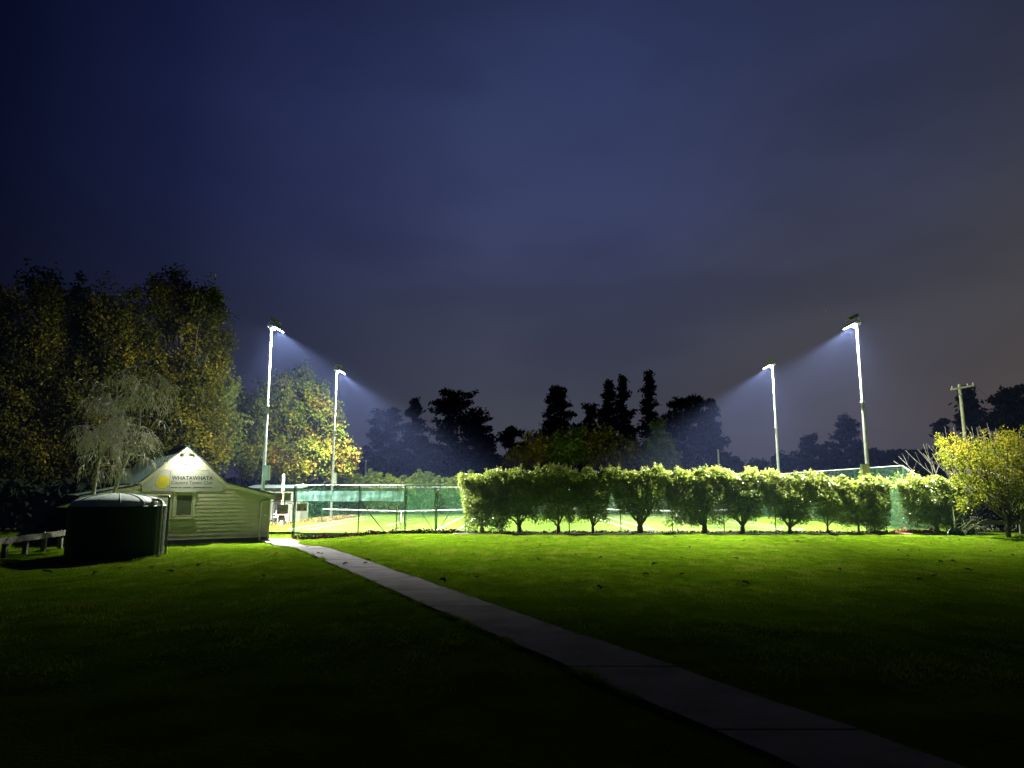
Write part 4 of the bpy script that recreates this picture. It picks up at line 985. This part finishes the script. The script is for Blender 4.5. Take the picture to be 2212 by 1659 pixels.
for k, (t0, uu, vv) in enumerate(((.96, 2175, 872), (.72, 2165, 888), (.35, 2160, 902))):
    a = np.array([upx - .98 + 1.78*t0, 60 - .14 - .36*t0, 11.25 + .3*t0]); b = P(uu, vv, 118)
    MB().tube(curve(a, b, -.8, 14) - np.array([upx, 60, 0]), .014, 4, cap=False).build('wire', M['blackst'], up_)

# ------------------------------------------------------------------ conifers behind the courts
def bank(name, label, y, x0, x1, zt, n, size, mname='conifer', dy=.9, amp=.5, cat='hedge'):
    o = thing(name, label, cat, ((x0 + x1)/2, y, 0)); k = int((x1 - x0)*2.6); pts, tt = [], []
    for q_ in range(k):
        x = x0 + (x1 - x0)*(q_ + rng.random())/k; h = zt + amp*np.sin(x*1.1) * .4 + amp*.8*rng.normal()*.5
        m_ = int(n/k); zz = rng.random(m_)**.7; wd = .75*(1 - zz)**.6 + .10
        pts.append(np.stack([x + rng.normal(size=m_)*wd*.6, y + rng.normal(size=m_)*dy*.5*(1 - .5*zz), .1 + (h - .1)*zz], 1)); tt.append(np.clip(.3 + .35*zz + .15*rng.normal(size=m_), 0, 1))
    mb = MB(); leafset(mb, np.vstack(pts), size, np.concatenate(tt), 1.9, .5); org_ = np.array([(x0+x1)/2, y, 0])
    mb.build('foliage', L[mname], o, org_, kind='stuff')
    tb = MB()
    for x in np.arange(x0 + .5, x1, 2.0): tb.tube([(x, y, -.1), (x + .1, y, zt*.7)], [.08, .03], 6)
    tb.build('stems', M['bark'], o, org_)
bank('conifer_hedge', 'floodlit conifer hedge behind the far fence, seen above the gates', 80.0, -22, 4.5, 4.2, 26000, .20, amp=.7)
bank('conifer_hedge', 'floodlit conifer hedge behind the far fence, beyond the shrub row', 80.0, 4.6, 30, 3.6, 15000, .22)
bank('shrub_bank', 'yellow green bushes outside the tall side fence at right', 61.0, 26.0, 27.6, 3.2, 200, .2, amp=.3, cat='shrubs')
for k, (x, y, z_) in enumerate(((27.0, 49.5, 3.5), (27.2, 54.5, 3.7), (27.1, 60.0, 3.6), (27.3, 66.0, 3.4))):
    leafy_tree('side_bush', ['nearest', 'second', 'third', 'furthest'][k] + ' yellow green bush behind the right side fence', (x, y, 0), [(x, y, z_*.55, 1.2, 2.4, z_*.45)], 'conifer', 70, 60, .13, .45, r0=.09, limbs=16, group='bushes outside the side fence', cat='shrub', up=.4)

def pine(label, u, vt, wpx, Y, n=5200, zb=1.0, prof=0, lean=0.0, name='pine_tree', size=.36, mname='pine'):
    tp = P(u, vt, Y); x = tp[0]; h = tp[2]; w = wpx*Y/F/2; o = thing(name, label, 'tree', (x, Y, 0), group='dark conifers on the skyline'); tb = MB(); mb = MB(); pts, tt = [], []
    tb.tube([(0, 0, -.2), (lean*.5, 0, h*.5), (lean, 0, h*.97)], [.38, .24, .05], 8)
    nbr = int(n/95); 
    for k in range(nbr):
        f_ = ((k + rng.random())/nbr); z_ = zb + (h - zb)*f_
        if prof == 0: rad = w*(.05 + 1.05*(1 - f_)**.85)*(.55 + .55*rng.random())*(1 + .12*math.sin(f_*38))          # conical with ragged tiers
        elif prof == 1: rad = w*math.sqrt(max(.03, 1 - (f_*1.02 - .35)**2/.52))*(.62 + .42*rng.random())     # rounded old pine
        else: rad = w*max(.10, (1 - f_)**1.0)*(.65 + .45*rng.random())                      # spire
        rad = min(rad, w*1.15); a = rng.random()*2*math.pi; L0 = rad
        tip = np.array([lean*f_ + math.cos(a)*L0, math.sin(a)*L0, z_ + L0*rng.uniform(.02, .34)])
        st = np.array([lean*f_, 0, z_]); tb.tube(curve(st, tip, -.05*L0, 5), np.linspace(.085, .02, 5), 4, cap=False)
        m_ = int(95*(.35 + .9*rad/w)); s_ = rng.random(m_)**.75
        cl_ = np.round(s_*4 + rng.random(m_)*.6)/4.4
        c0 = st + (tip - st)*np.clip(.12 + .93*cl_, 0, 1.06)[:, None]
        pts.append(c0 + rng.normal(size=(m_, 3))*np.array([.34, .34, .26])*(.7 + .25*w/4) + np.array([0, 0, .25])); tt.append(rng.random(m_))
    kk = 90; pts.append(np.stack([lean + rng.normal(size=kk)*.22, rng.normal(size=kk)*.22, h - 2.2*rng.random(kk)], 1)); tt.append(rng.random(kk))
    leafset(mb, np.vstack(pts), size, np.concatenate(tt), 2.0, .55)
    mb.build('crown', L[mname], o, kind='stuff'); tb.build('trunk', M['pinebark'], o)
PN = [('small dark conifer furthest left behind the lamp post', 790, 966, 40, 120, 1600, 0),
      ('dark pine on left of the blue lit group, sloping crown', 838, 890, 110, 125, 5200, 1),
      ('dark pine with narrow pointed top in the left group', 897, 866, 110, 132, 5200, 0),
      ('tallest rounded dark pine of the left skyline group', 988, 852, 170, 128, 8200, 1),
      ('dark pine with drooping right side beside the rounded pine', 1035, 905, 90, 122, 3800, 1),
      ('low dark tree filling the skyline dip between pine groups', 1108, 929, 85, 118, 3800, 1),
      ('broad dark pine, leftmost of the right skyline group', 1212, 842, 100, 128, 6200, 1),
      ('short dark pine between broad pine and the tall pair', 1272, 878, 80, 135, 3600, 1),
      ('dark pine with tiered crown, left of the tall pair', 1314, 828, 110, 130, 6200, 0),
      ('tall pointed dark pine, right of the tall pair', 1346, 816, 100, 134, 5600, 0),
      ('tallest spire shaped pine on the skyline', 1400, 808, 105, 130, 5600, 0),
      ('wide dark pine crown behind the pale green tree', 1488, 864, 150, 128, 7600, 1),
      ('leaning dark pine at right end of the skyline group', 1536, 868, 110, 124, 5600, 0),
      ('distant rounded tree behind the further right floodlight pole', 1752, 944, 80, 140, 3600, 1),
      ('distant pointed tree between the two right floodlight poles', 1824, 904, 80, 140, 4200, 1),
      ('black conifer behind the utility pole', 2090, 842, 110, 90, 5600, 0),
      ('black bushy conifer at the far right edge', 2190, 850, 150, 85, 6500, 1),
      ('black small conifer left of the utility pole', 2034, 912, 46, 95, 1800, 1)]
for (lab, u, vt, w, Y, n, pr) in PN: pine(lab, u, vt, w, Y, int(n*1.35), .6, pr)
# low dark trees along the right horizon
for k, (u, v_, ru, rv, Y, lab) in enumerate(((1640, 1012, 26, 16, 150, 'low rounded far tree beside the pine group'), (1690, 1003, 22, 26, 150, 'low far tree right of the rounded one'), (1725, 1006, 34, 30, 146, 'wide low far tree left of the further floodlight pole'), (1790, 1000, 40, 34, 142, 'low dark far tree between the two right poles'), (1860, 1000, 34, 34, 140, 'dark far tree behind the tallest floodlight pole'))):
    c0 = lobe(u, v_, Y, ru, rv); leafy_tree('far_tree', lab, (c0[0], Y, 0), [c0, (c0[0], Y, max(1.5, c0[2] - c0[5]), c0[3]*1.1, c0[4], c0[5])], 'pine', 60, 46, .5, 1.2, r0=.25, limbs=12, bark='pinebark', group='low trees on the far right horizon')
bank('shelter_belt', 'long black flat topped shelter belt on the right horizon', 118, PX(1868, 118), PX(2060, 118), P(1950, 978, 118)[2], 15000, .75, 'pine', 2.2, .35, cat='hedge')
bank('dark_bank', 'black foliage bank added for the darkness under the tall trees', 45.5, -36, -20.5, 2.9, 7000, .3, 'pine', 1.2, .5)  # added bank of near-black leaves filling the darkness below the trunks
bank('dark_bank', 'dense black undergrowth beneath the skyline pines', 113, PX(775, 113), PX(1600, 113), 7.2, 26000, .55, 'pine', 2.5, .9)
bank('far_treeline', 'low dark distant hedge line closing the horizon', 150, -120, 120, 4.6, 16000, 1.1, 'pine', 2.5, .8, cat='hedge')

# autumn trees in front of the pines
leafy_tree('autumn_tree', 'brown orange autumn tree, leftmost in front of the dark pines', (PX(1150, 84.5), 84.5, 0), [lobe(1150, 975, 84.5, 42, 38), lobe(1120, 995, 84.5, 34, 28), lobe(1172, 960, 84.5, 22, 28)], 'brown', 130, 44, .26, .8, r0=.22, limbs=24, tintf=lambda c0, h: .55)
leafy_tree('autumn_tree', 'olive autumn tree with upright yellowish tip', (PX(1225, 84.5), 84.5, 0), [lobe(1222, 972, 84.5, 40, 40), lobe(1250, 945, 84.5, 16, 32)], 'dim', 110, 44, .26, .8, r0=.22, limbs=24, tintf=lambda c0, h: .6)
leafy_tree('autumn_tree', 'dull brown wide autumn tree before the tallest spire pine', (PX(1312, 84.5), 84.5, 0), [lobe(1300, 970, 84.5, 46, 44), lobe(1348, 978, 84.5, 36, 38)], 'brown', 150, 40, .26, .85, r0=.24, limbs=24, tintf=lambda c0, h: .30)
leafy_tree('cone_tree', 'pale green cone shaped tree in front of the dark pines', (PX(1424, 84.5), 84.5, 0), [lobe(1424, 1000, 84.5, 46, 34), lobe(1424, 968, 84.5, 34, 36), lobe(1421, 938, 84.5, 17, 34)], 'dim', 190, 44, .22, .6, r0=.2, limbs=24, up=.3, tintf=lambda c0, h: .62)
bt = thing('bare_tree', 'faint grey leafless tree right of the cone shaped tree', 'tree', (PX(1505, 104), 104, 0)); tb = MB()
tb.tube([(0, 0, -.1), (.1, 0, 2.2)], [.2, .15], 8)
for k in range(70):
    p = droopy((.1, 0, rng.uniform(1.4, 2.4)), (rng.normal()*.55, rng.normal()*.5, 1), rng.uniform(3, 6), .05, 7, .1); tb.tube(p, np.linspace(.05, .012, 8), 4, cap=False)
    for _ in range(4):
        tb.tube(droopy(p[rng.integers(3, 7)], (rng.normal(), rng.normal(), .8), rng.uniform(.8, 2), .02, 4, .1), np.linspace(.025, .01, 5), 3, cap=False)
tb.build('trunk', M['barkpale'], bt)

# ------------------------------------------------------------------ small things around the courts
sh_ = thing('court_shed', 'pale shed wall seen through the small gate', 'shed', (-19.4, 58.4, 0))
MB().box((0, 1.2, 1.3), (4.4, 2.4, 2.6)).build('wall', M['shed'], sh_)
MB().prism([(-2.4, -.25, 2.66), (2.4, -.25, 2.66), (2.4, 2.6, 2.95), (-2.4, 2.6, 2.95)], (0, 0, .05)).build('roof', M['roof'], sh_)
MB().box((.55, -.02, 1.0), (.9, .03, 1.98)).build('door', M['dark'], sh_)
for k, s in enumerate(np.arange(-2.1, 2.2, .3)): MB().box((s, -.008, 1.3), (.03, .02, 2.55)).build('batten', M['shed'], sh_)
def chair(label, x, y, rz):
    o = thing('garden_chair', label, 'chair', (x, y, .012), rz, group='white garden chairs inside the gate')
    MB().box((0, 0, .44), (.50, .48, .045)).build('seat', M['whitep'], o)
    for sx in (-1, 1):
        for sy in (-1, 1): MB().bar((sx*.21, sy*.19, .42), (sx*.25, sy*.23, 0), .05).build('leg', M['whitep'], o)
        MB().bar((sx*.26, -.2, .66), (sx*.26, .22, .66), .05, .04).build('armrest', M['whitep'], o)
    for k in range(5): MB().bar((-.2 + k*.1, .22, .46), (-.2 + k*.1, .34, .90), .06, .02).build('back_slat', M['whitep'], o)
    MB().bar((-.25, .34, .92), (.25, .34, .92), .07, .05).build('top_rail', M['whitep'], o)
chair('white garden chair nearest the club house, seen through the small gate', -19.25, 56.3, .5)
chair('white garden chair in the middle, behind the gate notices', -18.45, 56.5, -.2)
chair('white garden chair furthest right through the small gate', -17.75, 56.2, .25)
tp_ = thing('timber_post', 'bare timber post standing up behind the notice frame', 'post', (PX(617, 52), 52, 0))
MB().box((0, 0, 1.75), (.17, .12, 3.75)).build('shaft', M['polewood'], tp_); MB().lathe([(.10, 3.62), (.10, 3.66), (0, 3.68)], 4).build('cap', M['polewood'], tp_)
ps_ = thing('lamp_post', 'thin dark post with pale knob before the left pines', 'post', (PX(792, 92), 92, 0)); MB().tube([(0, 0, 0), (0, 0, 6.2)], .10, 8).build('shaft', M['box'], ps_); MB().lathe([(0, 6.5), (.13, 6.42), (.14, 6.25), (.08, 6.15)], 10).build('knob', M['whitep'], ps_)
ps_ = thing('timber_post', 'yellowish timber pole behind the hedge, before the leaning pine', 'post', (PX(1550, 84), 84, 0)); MB().tube([(0, 0, 0), (0, 0, 7.3)], [.13, .10], 8).build('shaft', M['polewood'], ps_); MB().lathe([(.10, 7.3), (.115, 7.33), (0, 7.38)], 8).build('cap', M['polewood'], ps_)
def moth(label, u, v_, Y, s=1.0):
    p = P(u, v_, Y); o = thing('moth', label, 'insect', p, group='moths in the lamp light')
    MB().tube([(0, -.02*s, 0), (0, .02*s, 0)], .005*s, 5).build('body', M['bark'], o)
    for sx in (-1, 1):
        m_ = MB(); m_.add([(0, .012*s, .002), (sx*.05*s, .03*s, .035*s), (sx*.045*s, -.02*s, .03*s), (0, -.012*s, .002)], [(0, 1, 2, 3)]); m_.build('wing', M['signw'], o)
moth('pale moth flying up left of the tallest floodlight', 1786, 672, 43.5, 1.6)
moth('tiny moth crossing the beam below the tallest floodlight', 1809, 742, 44, .45)
moth('small moth crossing the beam right of the nearest left floodlight', 631, 739, 46, .5)

# ------------------------------------------------------------------ damp night air
hz = MB().box((0, 124, 13.5), (424, 288, 30)).build('haze', None); tag(hz, 'thin damp night air that shows the lamp beams', 'haze', kind='stuff')
m = bpy.data.materials.new('night_haze'); m.use_nodes = True; t = m.node_tree; t.nodes.clear()
pvn = N(t, 'ShaderNodeVolumePrincipled'); pvn.inputs['Color'].default_value = (.34, .46, 1.0, 1); pvn.inputs['Density'].default_value = HAZE; pvn.inputs['Anisotropy'].default_value = -.2
om = N(t, 'ShaderNodeOutputMaterial'); t.links.new(pvn.outputs[0], om.inputs['Volume']); hz.data.materials.append(m)
